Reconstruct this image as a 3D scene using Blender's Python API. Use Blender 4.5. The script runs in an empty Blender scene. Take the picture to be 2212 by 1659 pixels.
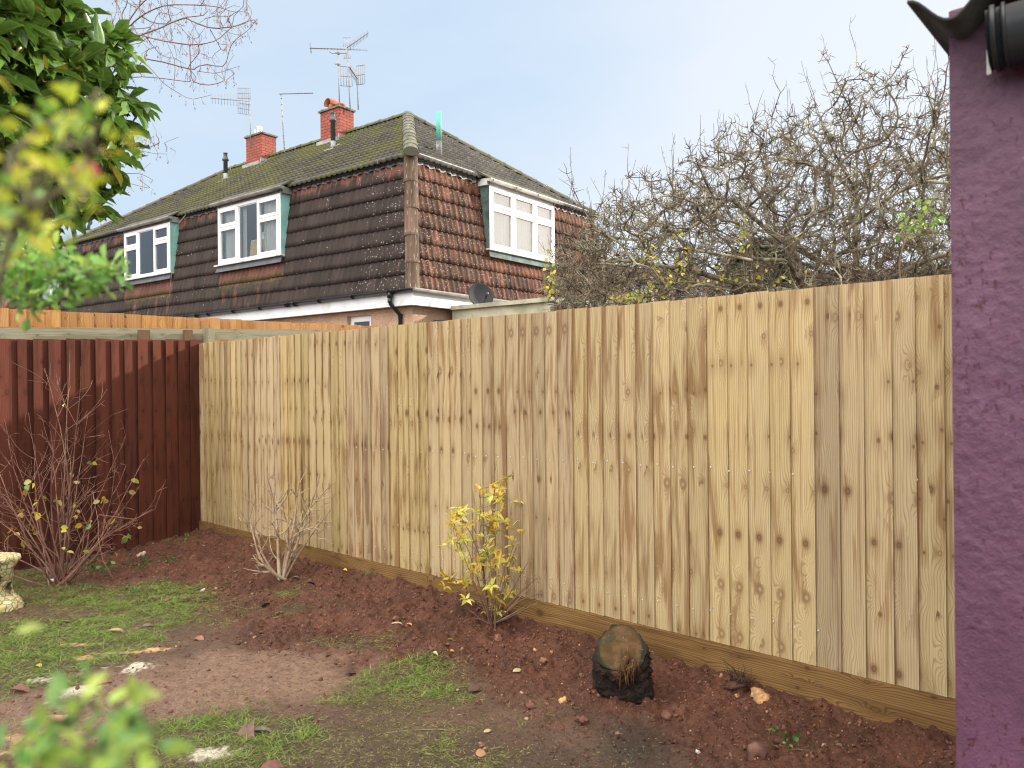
import bpy, math, random
import numpy as np
from mathutils import Matrix
random.seed(7); RS = np.random.RandomState(11)
SC = bpy.context.scene; COL = SC.collection

# ------------------------------------------------------------------ camera
EZ = 1.52; FP = 1640.0
cam = bpy.data.cameras.new("camera"); camo = bpy.data.objects.new("camera", cam); COL.objects.link(camo)
cam.sensor_width = 36; cam.lens = FP / 2212 * 36; cam.clip_start = 0.05; cam.clip_end = 2000
camo.matrix_world = Matrix.Translation((0, 0, EZ)) @ Matrix.Rotation(math.radians(90), 4, 'X') @ Matrix.Rotation(-0.01, 4, 'Z')
cam.dof.use_dof = True; cam.dof.focus_distance = 6.0; cam.dof.aperture_fstop = 4.6
SC.camera = camo
# ------------------------------------------------------------------ light
SUN_AZ = math.radians(69); SUN_EL = math.radians(21)      # azimuth measured from +Y towards +X
w = bpy.data.worlds.new("World"); SC.world = w; w.use_nodes = True
def build_world():
    nt = w.node_tree; nt.nodes.clear(); nn = nt.nodes.new; L = nt.links.new
    out = nn('ShaderNodeOutputWorld'); bg = nn('ShaderNodeBackground'); L(bg.outputs[0], out.inputs[0])
    sky = nn('ShaderNodeTexSky'); sky.sky_type = 'NISHITA'; sky.sun_disc = False
    sky.sun_elevation = SUN_EL; sky.sun_rotation = SUN_AZ; sky.air_density = 1.0; sky.dust_density = 2.0
    tc = nn('ShaderNodeTexCoord')
    def dot(vec):
        d = nn('ShaderNodeVectorMath'); d.operation = 'DOT_PRODUCT'; L(tc.outputs['Generated'], d.inputs[0]); d.inputs[1].default_value = vec; return d.outputs['Value']
    def mr(v, a, b, c, d):
        m = nn('ShaderNodeMapRange'); m.interpolation_type = 'SMOOTHSTEP'; L(v, m.inputs[0])
        for i, x in enumerate((a, b, c, d)): m.inputs[i+1].default_value = x
        return m.outputs[0]
    # thin cloud sheet: bluish ahead, whiter and brighter towards the veiled sun; warm fill light added overhead and behind, out of view
    nz = nn('ShaderNodeTexNoise'); nz.inputs['Scale'].default_value = 1.3; nz.inputs['Detail'].default_value = 5; nz.inputs['Roughness'].default_value = .5
    mp = nn('ShaderNodeMapping'); mp.inputs['Scale'].default_value = (1, 1, 3); L(tc.outputs['Generated'], mp.inputs[0]); L(mp.outputs[0], nz.inputs['Vector'])
    sd = (math.sin(SUN_AZ-.2)*math.cos(SUN_EL), math.cos(SUN_AZ-.2)*math.cos(SUN_EL), math.sin(SUN_EL))
    glow = mr(dot(sd), .50, .96, 0, 1)
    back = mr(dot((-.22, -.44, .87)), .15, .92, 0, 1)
    ad = nn('ShaderNodeMath'); ad.operation = 'MULTIPLY_ADD'; L(nz.outputs[0], ad.inputs[0]); ad.inputs[1].default_value = 2.6; ad.inputs[2].default_value = -1.05
    ad2 = nn('ShaderNodeMath'); ad2.operation = 'ADD'; ad2.use_clamp = True; L(ad.outputs[0], ad2.inputs[0]); L(glow, ad2.inputs[1])
    cm = nn('ShaderNodeMix'); cm.data_type = 'RGBA'; L(ad2.outputs[0], cm.inputs[0])
    cm.inputs[6].default_value = (.355, .450, .560, 1); cm.inputs[7].default_value = (.50, .53, .575, 1)
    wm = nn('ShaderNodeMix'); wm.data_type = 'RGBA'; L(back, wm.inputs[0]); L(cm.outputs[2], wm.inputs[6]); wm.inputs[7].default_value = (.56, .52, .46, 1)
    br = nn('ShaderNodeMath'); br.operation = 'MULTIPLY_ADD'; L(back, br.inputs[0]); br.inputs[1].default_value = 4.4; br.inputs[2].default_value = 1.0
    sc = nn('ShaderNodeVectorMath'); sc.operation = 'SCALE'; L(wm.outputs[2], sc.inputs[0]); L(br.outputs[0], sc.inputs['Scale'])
    s2 = nn('ShaderNodeVectorMath'); s2.operation = 'SCALE'; L(sky.outputs[0], s2.inputs[0]); s2.inputs['Scale'].default_value = .10
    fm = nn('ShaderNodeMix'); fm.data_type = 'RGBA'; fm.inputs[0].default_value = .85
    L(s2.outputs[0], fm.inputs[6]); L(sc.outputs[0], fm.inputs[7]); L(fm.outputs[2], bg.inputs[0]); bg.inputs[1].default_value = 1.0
build_world()
sun = bpy.data.lights.new("sun", 'SUN'); suno = bpy.data.objects.new("sun", sun); COL.objects.link(suno)
sun.energy = 3.4; sun.angle = math.radians(2.5); sun.color = (1, .93, .82)
suno.rotation_euler = (math.pi/2 - SUN_EL, 0, math.pi - SUN_AZ)
SC.view_settings.view_transform = 'Standard'; SC.view_settings.look = 'None'; SC.view_settings.exposure = 0.86; SC.view_settings.gamma = 1
SC.cycles.pixel_filter_type = 'BLACKMAN_HARRIS'; SC.cycles.filter_width = 1.15; SC.cycles.max_bounces = 6; SC.cycles.diffuse_bounces = 3; SC.cycles.glossy_bounces = 3; SC.cycles.transmission_bounces = 4; SC.cycles.transparent_max_bounces = 8

# ------------------------------------------------------------------ measuring helpers
A3 = lambda *a: np.array(a, dtype=float)
def ray(x, y): return A3((x + .01*(829.5-y) - 1106)/FP, 1, (829.5 - (y + .01*(x-1106)))/FP)
def W(x, y, d): r = ray(x, y)*d; r[2] += EZ; return r
def G(x, y, z=0.): r = ray(x, y); k = (z-EZ)/r[2]; return A3(r[0]*k, k, z)
def unit(v): v = np.asarray(v, float); return v/np.maximum(np.linalg.norm(v, axis=-1, keepdims=True), 1e-9)

# ------------------------------------------------------------------ numpy noise
def vnoise(x, y, seed=0, n=256):
    g = np.random.RandomState(seed).rand(n, n)
    xi = np.floor(x).astype(int); yi = np.floor(y).astype(int); fx = x-xi; fy = y-yi
    fx = fx*fx*(3-2*fx); fy = fy*fy*(3-2*fy)
    a = g[xi % n, yi % n]; b = g[(xi+1) % n, yi % n]; c = g[xi % n, (yi+1) % n]; d = g[(xi+1) % n, (yi+1) % n]
    return (a*(1-fx)+b*fx)*(1-fy)+(c*(1-fx)+d*fx)*fy
def fbm(x, y, seed=0, oct=4):
    s = 0; a = .5; t = 0
    for i in range(oct): s = s+a*vnoise(x*2**i+i*17.3, y*2**i-i*9.1, seed+i); t += a; a *= .5
    return s/t
def domes(x, y, cell, seed, keep=.8):
    """field of round lumps, 0..1"""
    n = 512; r = np.random.RandomState(seed); px = r.rand(n, n); py = r.rand(n, n); pr = .35+.45*r.rand(n, n); pk = r.rand(n, n) < keep
    X = x/cell; Y = y/cell; xi = np.floor(X).astype(int); yi = np.floor(Y).astype(int); best = np.zeros_like(X)
    for i in (-1, 0, 1):
        for j in (-1, 0, 1):
            a = (xi+i) % n; b = (yi+j) % n; d2 = (X-(xi+i)-px[a, b])**2+(Y-(yi+j)-py[a, b])**2; rr = pr[a, b]
            best = np.maximum(best, np.where(pk[a, b], rr*np.sqrt(np.maximum(0, 1-d2/rr**2)), 0))
    return best
def sstep(a, b, x): t = np.clip((x-a)/(b-a), 0, 1); return t*t*(3-2*t)

# ------------------------------------------------------------------ objects
ORG = {}
def root(name, label, cat, loc=(0, 0, 0), group=None):
    o = bpy.data.objects.new(name, None); COL.objects.link(o); o.location = loc; o.empty_display_size = .2
    ORG[o.name] = np.array(loc, float); o['label'] = label; o['category'] = cat
    if group: o['group'] = group
    return o
def tag(o, label, cat, group=None, kind=None):
    o['label'] = label; o['category'] = cat
    if group: o['group'] = group
    if kind: o['kind'] = kind
    return o
class MB:
    def __init__(s): s.V = []; s.F3 = []; s.F4 = []; s.uv = []; s.c = []; s.n = 0
    def add(s, V, F3=None, F4=None, uv=None, col=None):
        V = np.asarray(V, float).reshape(-1, 3); k = len(V); s.V.append(V)
        if F3 is not None and len(F3): s.F3.append(np.asarray(F3, int).reshape(-1, 3)+s.n)
        if F4 is not None and len(F4): s.F4.append(np.asarray(F4, int).reshape(-1, 4)+s.n)
        s.uv.append(np.zeros((k, 2)) if uv is None else np.asarray(uv, float).reshape(-1, 2))
        if col is None: col = (.5, .5, .5, 1)
        col = np.asarray(col, float)
        s.c.append(np.tile(col, (k, 1)) if col.ndim == 1 else col)
        s.n += k; return s
    def box(s, o, a, b, c, col=None, uvax=None):
        """box from corner o with edge vectors a,b,c; uv: u along a, v along longest of b/c"""
        o = np.asarray(o, float); a, b, c = [np.asarray(t, float) for t in (a, b, c)]
        if np.dot(np.cross(a, b), c) < 0: o = o+a; a = -a
        la, lb, lc = [np.linalg.norm(t) for t in (a, b, c)]
        def quad(p, e, f, le, lf):
            s.add([p, p+e, p+e+f, p+f], F4=[[0, 1, 2, 3]], uv=[[0, 0], [le, 0], [le, lf], [0, lf]], col=col)
        quad(o, b, a, lb, la); quad(o+c, a, b, la, lb)
        quad(o, a, c, la, lc); quad(o+b, c, a, lc, la)
        quad(o, c, b, lc, lb); quad(o+a, b, c, lb, lc)
        return s
    def tube(s, P, R, sides=5, col=None, cap=True):
        P = np.asarray(P, float); n = len(P); R = np.broadcast_to(np.asarray(R, float), (n,))
        T = np.gradient(P, axis=0); T = unit(T); up = A3(0, 0, 1) if abs(T[0][2]) < .9 else A3(1, 0, 0)
        X = unit(np.cross(T, up)); Y = np.cross(T, X)
        for i in range(1, n):
            x = X[i-1]-T[i]*np.dot(X[i-1], T[i]); X[i] = x/max(np.linalg.norm(x), 1e-9); Y[i] = np.cross(T[i], X[i])
        a = np.arange(sides)*2*np.pi/sides
        V = P[:, None]+R[:, None, None]*(np.cos(a)[None, :, None]*X[:, None]+np.sin(a)[None, :, None]*Y[:, None])
        i = np.arange(n-1)[:, None]*sides; j = np.arange(sides)[None]; k = (j+1) % sides
        F = np.stack([i+j, i+k, i+sides+k, i+sides+j], -1).reshape(-1, 4)
        ln = np.concatenate([[0], np.cumsum(np.linalg.norm(np.diff(P, axis=0), axis=1))])
        uv = np.stack([np.tile(a/6.283*2*np.pi*R.mean(), (n, 1)), np.repeat(ln[:, None], sides, 1)], -1)
        V = V.reshape(-1, 3); F3 = None
        if cap and sides >= 3:
            V = np.vstack([V, P[0], P[-1]]); m = n*sides; uv = np.vstack([uv.reshape(-1, 2), [[0, 0], [0, 0]]])
            jj = np.arange(sides); kk = (jj+1) % sides
            F3 = np.vstack([np.stack([kk, jj, np.full(sides, m)], 1), np.stack([m-sides+jj, m-sides+kk, np.full(sides, m+1)], 1)])
        return s.add(V, F3=F3, F4=F, uv=uv, col=col)
    def build(s, name, mat, parent=None, smooth=False, base=None):
        V = np.vstack(s.V); uv = np.vstack(s.uv); c = np.vstack(s.c)
        F3 = np.vstack(s.F3) if s.F3 else np.zeros((0, 3), int); F4 = np.vstack(s.F4) if s.F4 else np.zeros((0, 4), int)
        if parent is not None: org = ORG[parent.name]
        else:
            if base is None: base = A3((V[:, 0].min()+V[:, 0].max())/2, (V[:, 1].min()+V[:, 1].max())/2, V[:, 2].min())
            org = np.asarray(base, float)
        me = bpy.data.meshes.new(name); me.vertices.add(len(V)); me.vertices.foreach_set('co', (V-org).astype('f').ravel())
        li = np.concatenate([F3.ravel(), F4.ravel()]).astype('i'); nf = len(F3)+len(F4)
        ls = np.concatenate([np.arange(len(F3))*3, len(F3)*3+np.arange(len(F4))*4]).astype('i')
        me.loops.add(len(li)); me.loops.foreach_set('vertex_index', li)
        me.polygons.add(nf); me.polygons.foreach_set('loop_start', ls)
        ul = me.uv_layers.new(name='UVMap'); ul.data.foreach_set('uv', uv[li].astype('f').ravel())
        ca = me.attributes.new('Col', 'FLOAT_COLOR', 'POINT'); ca.data.foreach_set('color', c.astype('f').ravel())
        me.update(calc_edges=True); me.validate()
        if smooth: me.polygons.foreach_set('use_smooth', np.ones(len(me.polygons), bool))
        me.materials.append(mat)
        o = bpy.data.objects.new(name, me); COL.objects.link(o)
        if parent is not None: o.parent = parent; ORG[o.name] = org
        else: o.location = org; ORG[o.name] = org
        return o

# ------------------------------------------------------------------ material helpers
class NT:
    def __init__(s, name):
        s.m = bpy.data.materials.new(name); s.m.use_nodes = True; s.t = s.m.node_tree; s.t.nodes.clear()
        s.out = s.n('OutputMaterial'); s.p = s.n('BsdfPrincipled'); s.l(s.p.outputs[0], s.out.inputs[0])
    def n(s, k, **pr):
        x = s.t.nodes.new('ShaderNode'+k)
        for a, b in pr.items(): setattr(x, a, b)
        return x
    def l(s, a, b): s.t.links.new(a, b)
    def put(s, inp, v):
        if isinstance(v, bpy.types.NodeSocket): s.l(v, inp)
        elif isinstance(v, (tuple, list)) and len(v) == 3 and inp.type == 'RGBA': inp.default_value = (*v, 1)
        else: inp.default_value = v
    def math(s, op, a, b=0., c=0., clamp=False):
        x = s.n('Math', operation=op, use_clamp=clamp); s.put(x.inputs[0], a); s.put(x.inputs[1], b); s.put(x.inputs[2], c); return x.outputs[0]
    def mix(s, f, a, b, mode='MIX'):
        x = s.n('Mix', data_type='RGBA', blend_type=mode); s.put(x.inputs[0], f); s.put(x.inputs[6], a); s.put(x.inputs[7], b); return x.outputs[2]
    def mr(s, v, a, b, c=0., d=1., smooth=True):
        x = s.n('MapRange', interpolation_type='SMOOTHSTEP' if smooth else 'LINEAR'); s.put(x.inputs[0], v)
        for i, y in enumerate((a, b, c, d)): s.put(x.inputs[i+1], y)
        return x.outputs[0]
    def comb(s, a, b, c): x = s.n('CombineXYZ'); [s.put(x.inputs[i], v) for i, v in enumerate((a, b, c))]; return x.outputs[0]
    def sep(s, v): x = s.n('SeparateXYZ'); s.put(x.inputs[0], v); return x.outputs
    def vm(s, op, a, b=(0, 0, 0), sc=1.):
        x = s.n('VectorMath', operation=op); s.put(x.inputs[0], a); s.put(x.inputs[1], b); x.inputs[3].default_value = sc
        return x.outputs['Value'] if op in ('LENGTH', 'DOT_PRODUCT', 'DISTANCE') else x.outputs[0]
    def noise(s, v, scale=1., detail=3., rough=.5, dist=0.):
        x = s.n('TexNoise'); s.put(x.inputs['Vector'], v); s.put(x.inputs['Scale'], scale); s.put(x.inputs['Detail'], detail); s.put(x.inputs['Roughness'], rough); s.put(x.inputs['Distortion'], dist)
        return x.outputs[0]
    def vor(s, v, scale=1., feature='F1', rnd=1.):
        x = s.n('TexVoronoi', feature=feature); s.put(x.inputs['Vector'], v); s.put(x.inputs['Scale'], scale); s.put(x.inputs['Randomness'], rnd); return x.outputs
    def white(s, v): x = s.n('TexWhiteNoise', noise_dimensions='3D'); s.put(x.inputs[0], v); return x.outputs
    def pos(s): return s.n('NewGeometry').outputs['Position']
    def uv(s): return s.n('UVMap', uv_map='UVMap').outputs[0]
    def col(s, a='Col'): x = s.n('Attribute', attribute_name=a); return x.outputs['Color'], x.outputs['Alpha']
    def bump(s, h, strength=.5, dist=.01, prev=None):
        x = s.n('Bump'); s.put(x.inputs['Height'], h); s.put(x.inputs['Strength'], strength); s.put(x.inputs['Distance'], dist)
        if prev is not None: s.l(prev, x.inputs['Normal'])
        return x.outputs[0]
    def fin(s, col=None, rough=.8, normal=None, spec=None, **kw):
        if col is not None: s.put(s.p.inputs['Base Color'], col)
        s.put(s.p.inputs['Roughness'], rough)
        if normal is not None: s.l(normal, s.p.inputs['Normal'])
        if spec is not None: s.put(s.p.inputs['Specular IOR Level'], spec)
        for k, v in kw.items(): s.put(s.p.inputs[k], v)
        return s.m
def plain(name, col, rough=.7, var=.25, scale=6., bump=.2, metal=0., spec=.5, dirt=None):
    t = NT(name); p = t.pos(); n = t.noise(p, scale, 5, .6); n2 = t.noise(p, scale*7, 3, .6)
    d = tuple(c*(1-var) for c in col); b = tuple(min(1, c*(1+var*.6)) for c in col)
    c = t.mix(t.mr(n, .3, .7), d, b)
    if dirt: c = t.mix(t.math('MULTIPLY', t.mr(t.noise(p, scale*.6, 6, .7), .5, .68), .8), c, dirt)
    return t.fin(c, rough, t.bump(n2, bump, .004), spec, Metallic=metal)

def wood(name, pale, brown, dark, knotcol, line=.35, stain=.6, wet=.75, nail=False, knots=1.):
    """sawn boards: uv in metres (u across, v along), Col.r board seed, Col.g tone, Col.b hue"""
    t = NT(name); u, v, _ = t.sep(t.uv()); c, _a = t.col(); r, g, b = t.sep(c)
    seed = t.math('MULTIPLY', r, 60.)
    kv = t.comb(t.math('MULTIPLY', u, 10.), t.math('MULTIPLY', v, 3.6), t.math('MULTIPLY', seed, .55))
    vo = t.vor(kv, 1., rnd=.85)
    d = t.vm('SUBTRACT', kv, vo['Position']); dx, dy, dz = t.sep(d)
    dx = t.math('MULTIPLY', dx, 1/10.); dy = t.math('MULTIPLY', dy, 1/3.6)
    kr, kg, kb = t.sep(vo['Color'])
    # real knot radius, some cells have none
    rad = t.math('MULTIPLY', t.math('MULTIPLY_ADD', t.math('POWER', kr, 2.2), .011, .0045), t.math('GREATER_THAN', kg, 1-.72*knots))
    dist = t.math('SQRT', t.math('ADD', t.math('MULTIPLY', dx, dx), t.math('MULTIPLY', t.math('MULTIPLY', dy, dy), .55)))
    q = t.math('DIVIDE', dist, t.math('MAXIMUM', rad, .0005))
    knot = t.mr(q, 1.0, .75, 0., 1.); ring = t.math('MULTIPLY', t.mr(q, 1.9, 1.1, 0., 1.), .8)
    # grain height field bulging round knots and in long cathedral tongues
    gx = t.math('EXPONENT', t.math('MULTIPLY', t.math('ADD', t.math('MULTIPLY', t.math('MULTIPLY', dx, dx), 1500.), t.math('MULTIPLY', t.math('MULTIPLY', dy, dy), 270.)), -1.))
    lowv = t.comb(t.math('MULTIPLY', u, 9.), t.math('MULTIPLY', v, .8), seed)
    n1 = t.noise(lowv, 1., 2, .5)
    gr = t.math('ADD', t.math('MULTIPLY', u, 88.), t.math('ADD', t.math('MULTIPLY', n1, 5.), t.math('MULTIPLY', gx, t.math('MULTIPLY_ADD', t.math('POWER', kb, 3.), 6., .4))))
    gr = t.math('ADD', gr, t.math('MULTIPLY', t.noise(t.comb(t.math('MULTIPLY', u, 60.), t.math('MULTIPLY', v, 8.), seed), 1., 2), .22))
    fr = t.math('FRACT', gr); ln = t.math('MULTIPLY', t.mr(fr, .45, .93, 0., 1.), t.mr(fr, 1., .95, 0., 1.))
    fine = t.noise(t.comb(t.math('MULTIPLY', u, 260.), t.math('MULTIPLY', v, 6.), seed), 1., 3, .6)
    st = t.noise(t.comb(t.math('MULTIPLY', u, 13.), t.math('MULTIPLY', v, 1.1), t.math('ADD', seed, 3.)), 1., 4, .6, .6)
    base = t.mix(t.math('MULTIPLY', t.math('ADD', t.mr(st, .47, .66), t.math('MULTIPLY', t.math('MULTIPLY', gx, t.math('GREATER_THAN', kg, .28)), .55), clamp=True), stain), pale, brown)
    base = t.mix(t.math('MULTIPLY', ln, line), base, dark)
    base = t.mix(t.math('MULTIPLY', t.mr(fine, .35, .75), .28), base, dark)
    streak = t.math('MULTIPLY', t.mr(t.noise(t.comb(t.math('MULTIPLY', u, 45.), t.math('MULTIPLY', v, .9), seed), 1., 2), .60, .70), .7)
    base = t.mix(streak, base, brown)
    base = t.mix(t.math('MULTIPLY', t.mr(q, 2.3, 1.1, 0., 1.), .38), base, brown); base = t.mix(t.math('MULTIPLY', ring, .55), base, dark)
    rim = t.math('MULTIPLY', t.mr(q, .45, .8, 0., 1.), knot); base = t.mix(t.math('MULTIPLY', knot, .8), base, t.mix(t.math('GREATER_THAN', kb, .55), t.mix(.4, knotcol, brown), t.mix(.5, brown, pale))); base = t.mix(t.math('MULTIPLY', rim, .6), base, knotcol)
    tone = t.math('MULTIPLY_ADD', g, .46, .74); base = t.mix(1., base, t.comb(tone, tone, t.math('MULTIPLY', tone, t.math('MULTIPLY_ADD', b, .22, .87))), 'MULTIPLY')
    saw = t.noise(t.comb(t.math('MULTIPLY', u, 40.), t.math('MULTIPLY', v, 320.), seed), 1., 2)
    h = t.math('ADD', t.math('MULTIPLY', fine, .6), t.math('ADD', t.math('MULTIPLY', saw, .35), t.math('MULTIPLY', ln, -.35)))
    return t.fin(base, wet, t.bump(h, .35, .002), .16)

def leafmat(name, tr=.25, rough=.35, spec=.5, vein=.0):
    """leaf colour from Col; two-sided, some light passes through"""
    t = NT(name); c, _ = t.col(); u, v, _z = t.sep(t.uv())
    n = t.noise(t.pos(), 60., 3); c2 = t.mix(t.mr(n, .3, .75), t.mix(1., c, (.72, .76, .7), 'MULTIPLY'), c)
    if vein: c2 = t.mix(t.math('MULTIPLY', t.mr(t.math('ABSOLUTE', u), .09, .03), vein), c2, (.35, .42, .12))
    t.fin(c2, rough, None, spec)
    tl = t.n('BsdfTranslucent'); t.l(c2, tl.inputs[0]); mx = t.n('MixShader'); mx.inputs[0].default_value = tr
    t.l(t.p.outputs[0], mx.inputs[1]); t.l(tl.outputs[0], mx.inputs[2]); t.l(mx.outputs[0], t.out.inputs[0]); return t.m
def barkmat(name, a, b, lich=None, amount=.5):
    t = NT(name); p = t.pos(); n = t.noise(p, 14., 4, .6); c = t.mix(t.mr(n, .35, .65), a, b)
    if lich: c = t.mix(t.math('MULTIPLY', t.mr(t.noise(p, 5., 5, .7), .5, .62), amount), c, lich)
    cc, _ = t.col(); r, g, bb = t.sep(cc); tn = t.math('MULTIPLY_ADD', r, .6, .7)
    c = t.mix(1., c, t.comb(tn, tn, tn), 'MULTIPLY')
    return t.fin(c, .85, t.bump(t.noise(p, 90., 3), .4, .003), .2)

# ------------------------------------------------------------------ leaves in batches
def leaf_template(kind='oval', nl=5):
    """unit leaf: length 1 along y, half width 1 along x (scaled later), slightly folded and arched"""
    ys = np.linspace(0, 1, nl)
    if kind == 'oval': wd = np.sin(np.pi*np.clip(ys**.85, 0, 1))**.75
    elif kind == 'lance': wd = np.sin(np.pi*ys**.7)**1.1
    elif kind == 'obov': wd = np.sin(np.pi*np.clip(ys**1.25, 0, 1))**.7
    wd[0] = .03; wd[-1] = .02; V = []; UV = []
    for y, q in zip(ys, wd):
        arch = -.22*y*y
        V += [(-q, y, arch+.25*q), (0, y, arch), (q, y, arch+.25*q)]; UV += [(-q, y), (0, y), (q, y)]
    F = []
    for i in range(nl-1):
        a = i*3; F += [[a, a+1, a+4, a+3], [a+1, a+2, a+5, a+4]]
    return np.array(V), np.array(F), np.array(UV)
def scatter(mb, tpl, P, D, Nn, Ls, Ws, C):
    V, F, UV = tpl; n = len(P); D = unit(D); X = unit(np.cross(D, Nn)); Z = np.cross(X, D)
    P, Ls, Ws, C = np.asarray(P), np.asarray(Ls)[:, None, None], np.asarray(Ws)[:, None, None], np.asarray(C)
    vx, vy, vz = V[None, :, 0:1], V[None, :, 1:2], V[None, :, 2:3]
    Q = P[:, None]+X[:, None]*vx*Ws+D[:, None]*vy*Ls+Z[:, None]*(vz*np.where(vz > 0, Ws, Ls)*.9)
    k = len(V); FF = (F[None]+(np.arange(n)*k)[:, None, None]).reshape(-1, 4)
    if C.shape[1] == 3: C = np.hstack([C, np.ones((n, 1))])
    mb.add(Q.reshape(-1, 3), F4=FF, uv=np.tile(UV, (n, 1)), col=np.repeat(C, k, 0))
def lump(seed, sub=1):
    import bmesh
    bm = bmesh.new(); bmesh.ops.create_icosphere(bm, subdivisions=sub, radius=1); r = np.random.RandomState(seed)
    V = np.array([v.co[:] for v in bm.verts]); F = np.array([[v.index for v in f.verts] for f in bm.faces]); bm.free()
    V *= (1+.9*(r.rand(len(V), 1)-.5)); V *= (.6+.7*r.rand(3)); return V, F
def rotm(n, rs):
    q = rs.normal(size=(n, 4)); q /= np.linalg.norm(q, axis=1, keepdims=True); w_, x, y, z = q.T
    return np.stack([1-2*(y*y+z*z), 2*(x*y-z*w_), 2*(x*z+y*w_), 2*(x*y+z*w_), 1-2*(x*x+z*z), 2*(y*z-x*w_), 2*(x*z-y*w_), 2*(y*z+x*w_), 1-2*(x*x+y*y)], -1).reshape(n, 3, 3)
def scatter_lumps(mb, P, S, C, rs, sub=1, kinds=5):
    P = np.asarray(P); S = np.asarray(S); C = np.asarray(C); k = rs.randint(0, kinds, len(P))
    for q in range(kinds):
        V, F = lump(100+q, sub); m = k == q; n = m.sum()
        if not n: continue
        Q = np.einsum('nij,kj->nki', rotm(n, rs), V)*S[m][:, None, None]+P[m][:, None]
        mb.add(Q.reshape(-1, 3), F3=(F[None]+(np.arange(n)*len(V))[:, None, None]).reshape(-1, 3), col=np.repeat(np.hstack([C[m], np.ones((n, 1))]), len(V), 0))

# ------------------------------------------------------------------ branching
def grow(seeds, attractors, step=.09, wig=.25, rtip=.0018, pw=.42, rmax=.12, rs=RS, up=0.):
    """seeds: list of polylines (first point of all later ones is attached to nearest node); returns list of (pts, radii)"""
    cap = 60000; N = np.zeros((cap, 3)); par = np.full(cap, -1); n = 0
    def chain(start, pts):
        nonlocal n
        p = start
        for q in pts:
            N[n] = q; par[n] = p; p = n; n += 1
        return p
    def dense(pl, st):
        out = [pl[0]]
        for a, b in zip(pl[:-1], pl[1:]):
            k = max(1, int(np.linalg.norm(b-a)/st)); out += [a+(b-a)*i/k for i in range(1, k+1)]
        return out
    for i, pl in enumerate(seeds):
        pl = [np.asarray(p, float) for p in pl]; dp = dense(pl, step*1.2)
        dp = [p+rs.normal(size=3)*step*.10 for p in dp]
        if i == 0: chain(-1, dp)
        else:
            j = int(np.argmin(((N[:n]-pl[0])**2).sum(1))); chain(j, dp)
    r0 = N[0]; A = np.asarray(attractors); A = A[np.argsort(np.linalg.norm(A-r0, axis=1)+rs.rand(len(A))*.6)]
    for a in A:
        if n > cap-60: break
        j = int(np.argmin(((N[:n]-a)**2).sum(1))); b = N[j]; d = np.linalg.norm(a-b)
        k = max(1, int(d/step)); t = np.arange(1, k+1)/k
        side = np.cross(a-b, rs.normal(size=3)); side = side/max(np.linalg.norm(side), 1e-6)
        pts = b+(a-b)*t[:, None]+side*(np.sin(np.pi*t)*wig*d*rs.uniform(.2, 1))[:, None]+rs.normal(size=(k, 3))*step*wig*.5
        pts[:, 2] += up*np.sin(np.pi*t)*d
        chain(j, list(pts))
    cnt = np.ones(n); 
    for i in range(n-1, 0, -1):
        if par[i] >= 0: cnt[par[i]] += cnt[i]*.35 if False else cnt[i]
    kids = {}
    for i in range(n):
        if par[i] >= 0: kids.setdefault(par[i], []).append(i)
    rad = np.minimum(rmax, rtip*cnt**pw); out = []; stack = [0]
    while stack:
        s = stack.pop(); idx = [s]; p = par[s]
        cur = s
        while cur in kids:
            ch = sorted(kids[cur], key=lambda q: -cnt[q]); cur = ch[0]; idx.append(cur); stack += ch[1:]
        pts = N[idx]; rr = rad[idx]
        if p >= 0: pts = np.vstack([N[p], pts]); rr = np.concatenate([[min(rad[p], rr[0]*1.1)], rr])
        if len(pts) > 1: out.append((pts, rr))
    return out, N[:n], rad[:n]
def curve(a, b, bend, n=8):
    a = np.asarray(a, float); b = np.asarray(b, float); t = np.linspace(0, 1, n)[:, None]
    return a+(b-a)*t+np.asarray(bend, float)*np.sin(np.pi*t)

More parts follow.
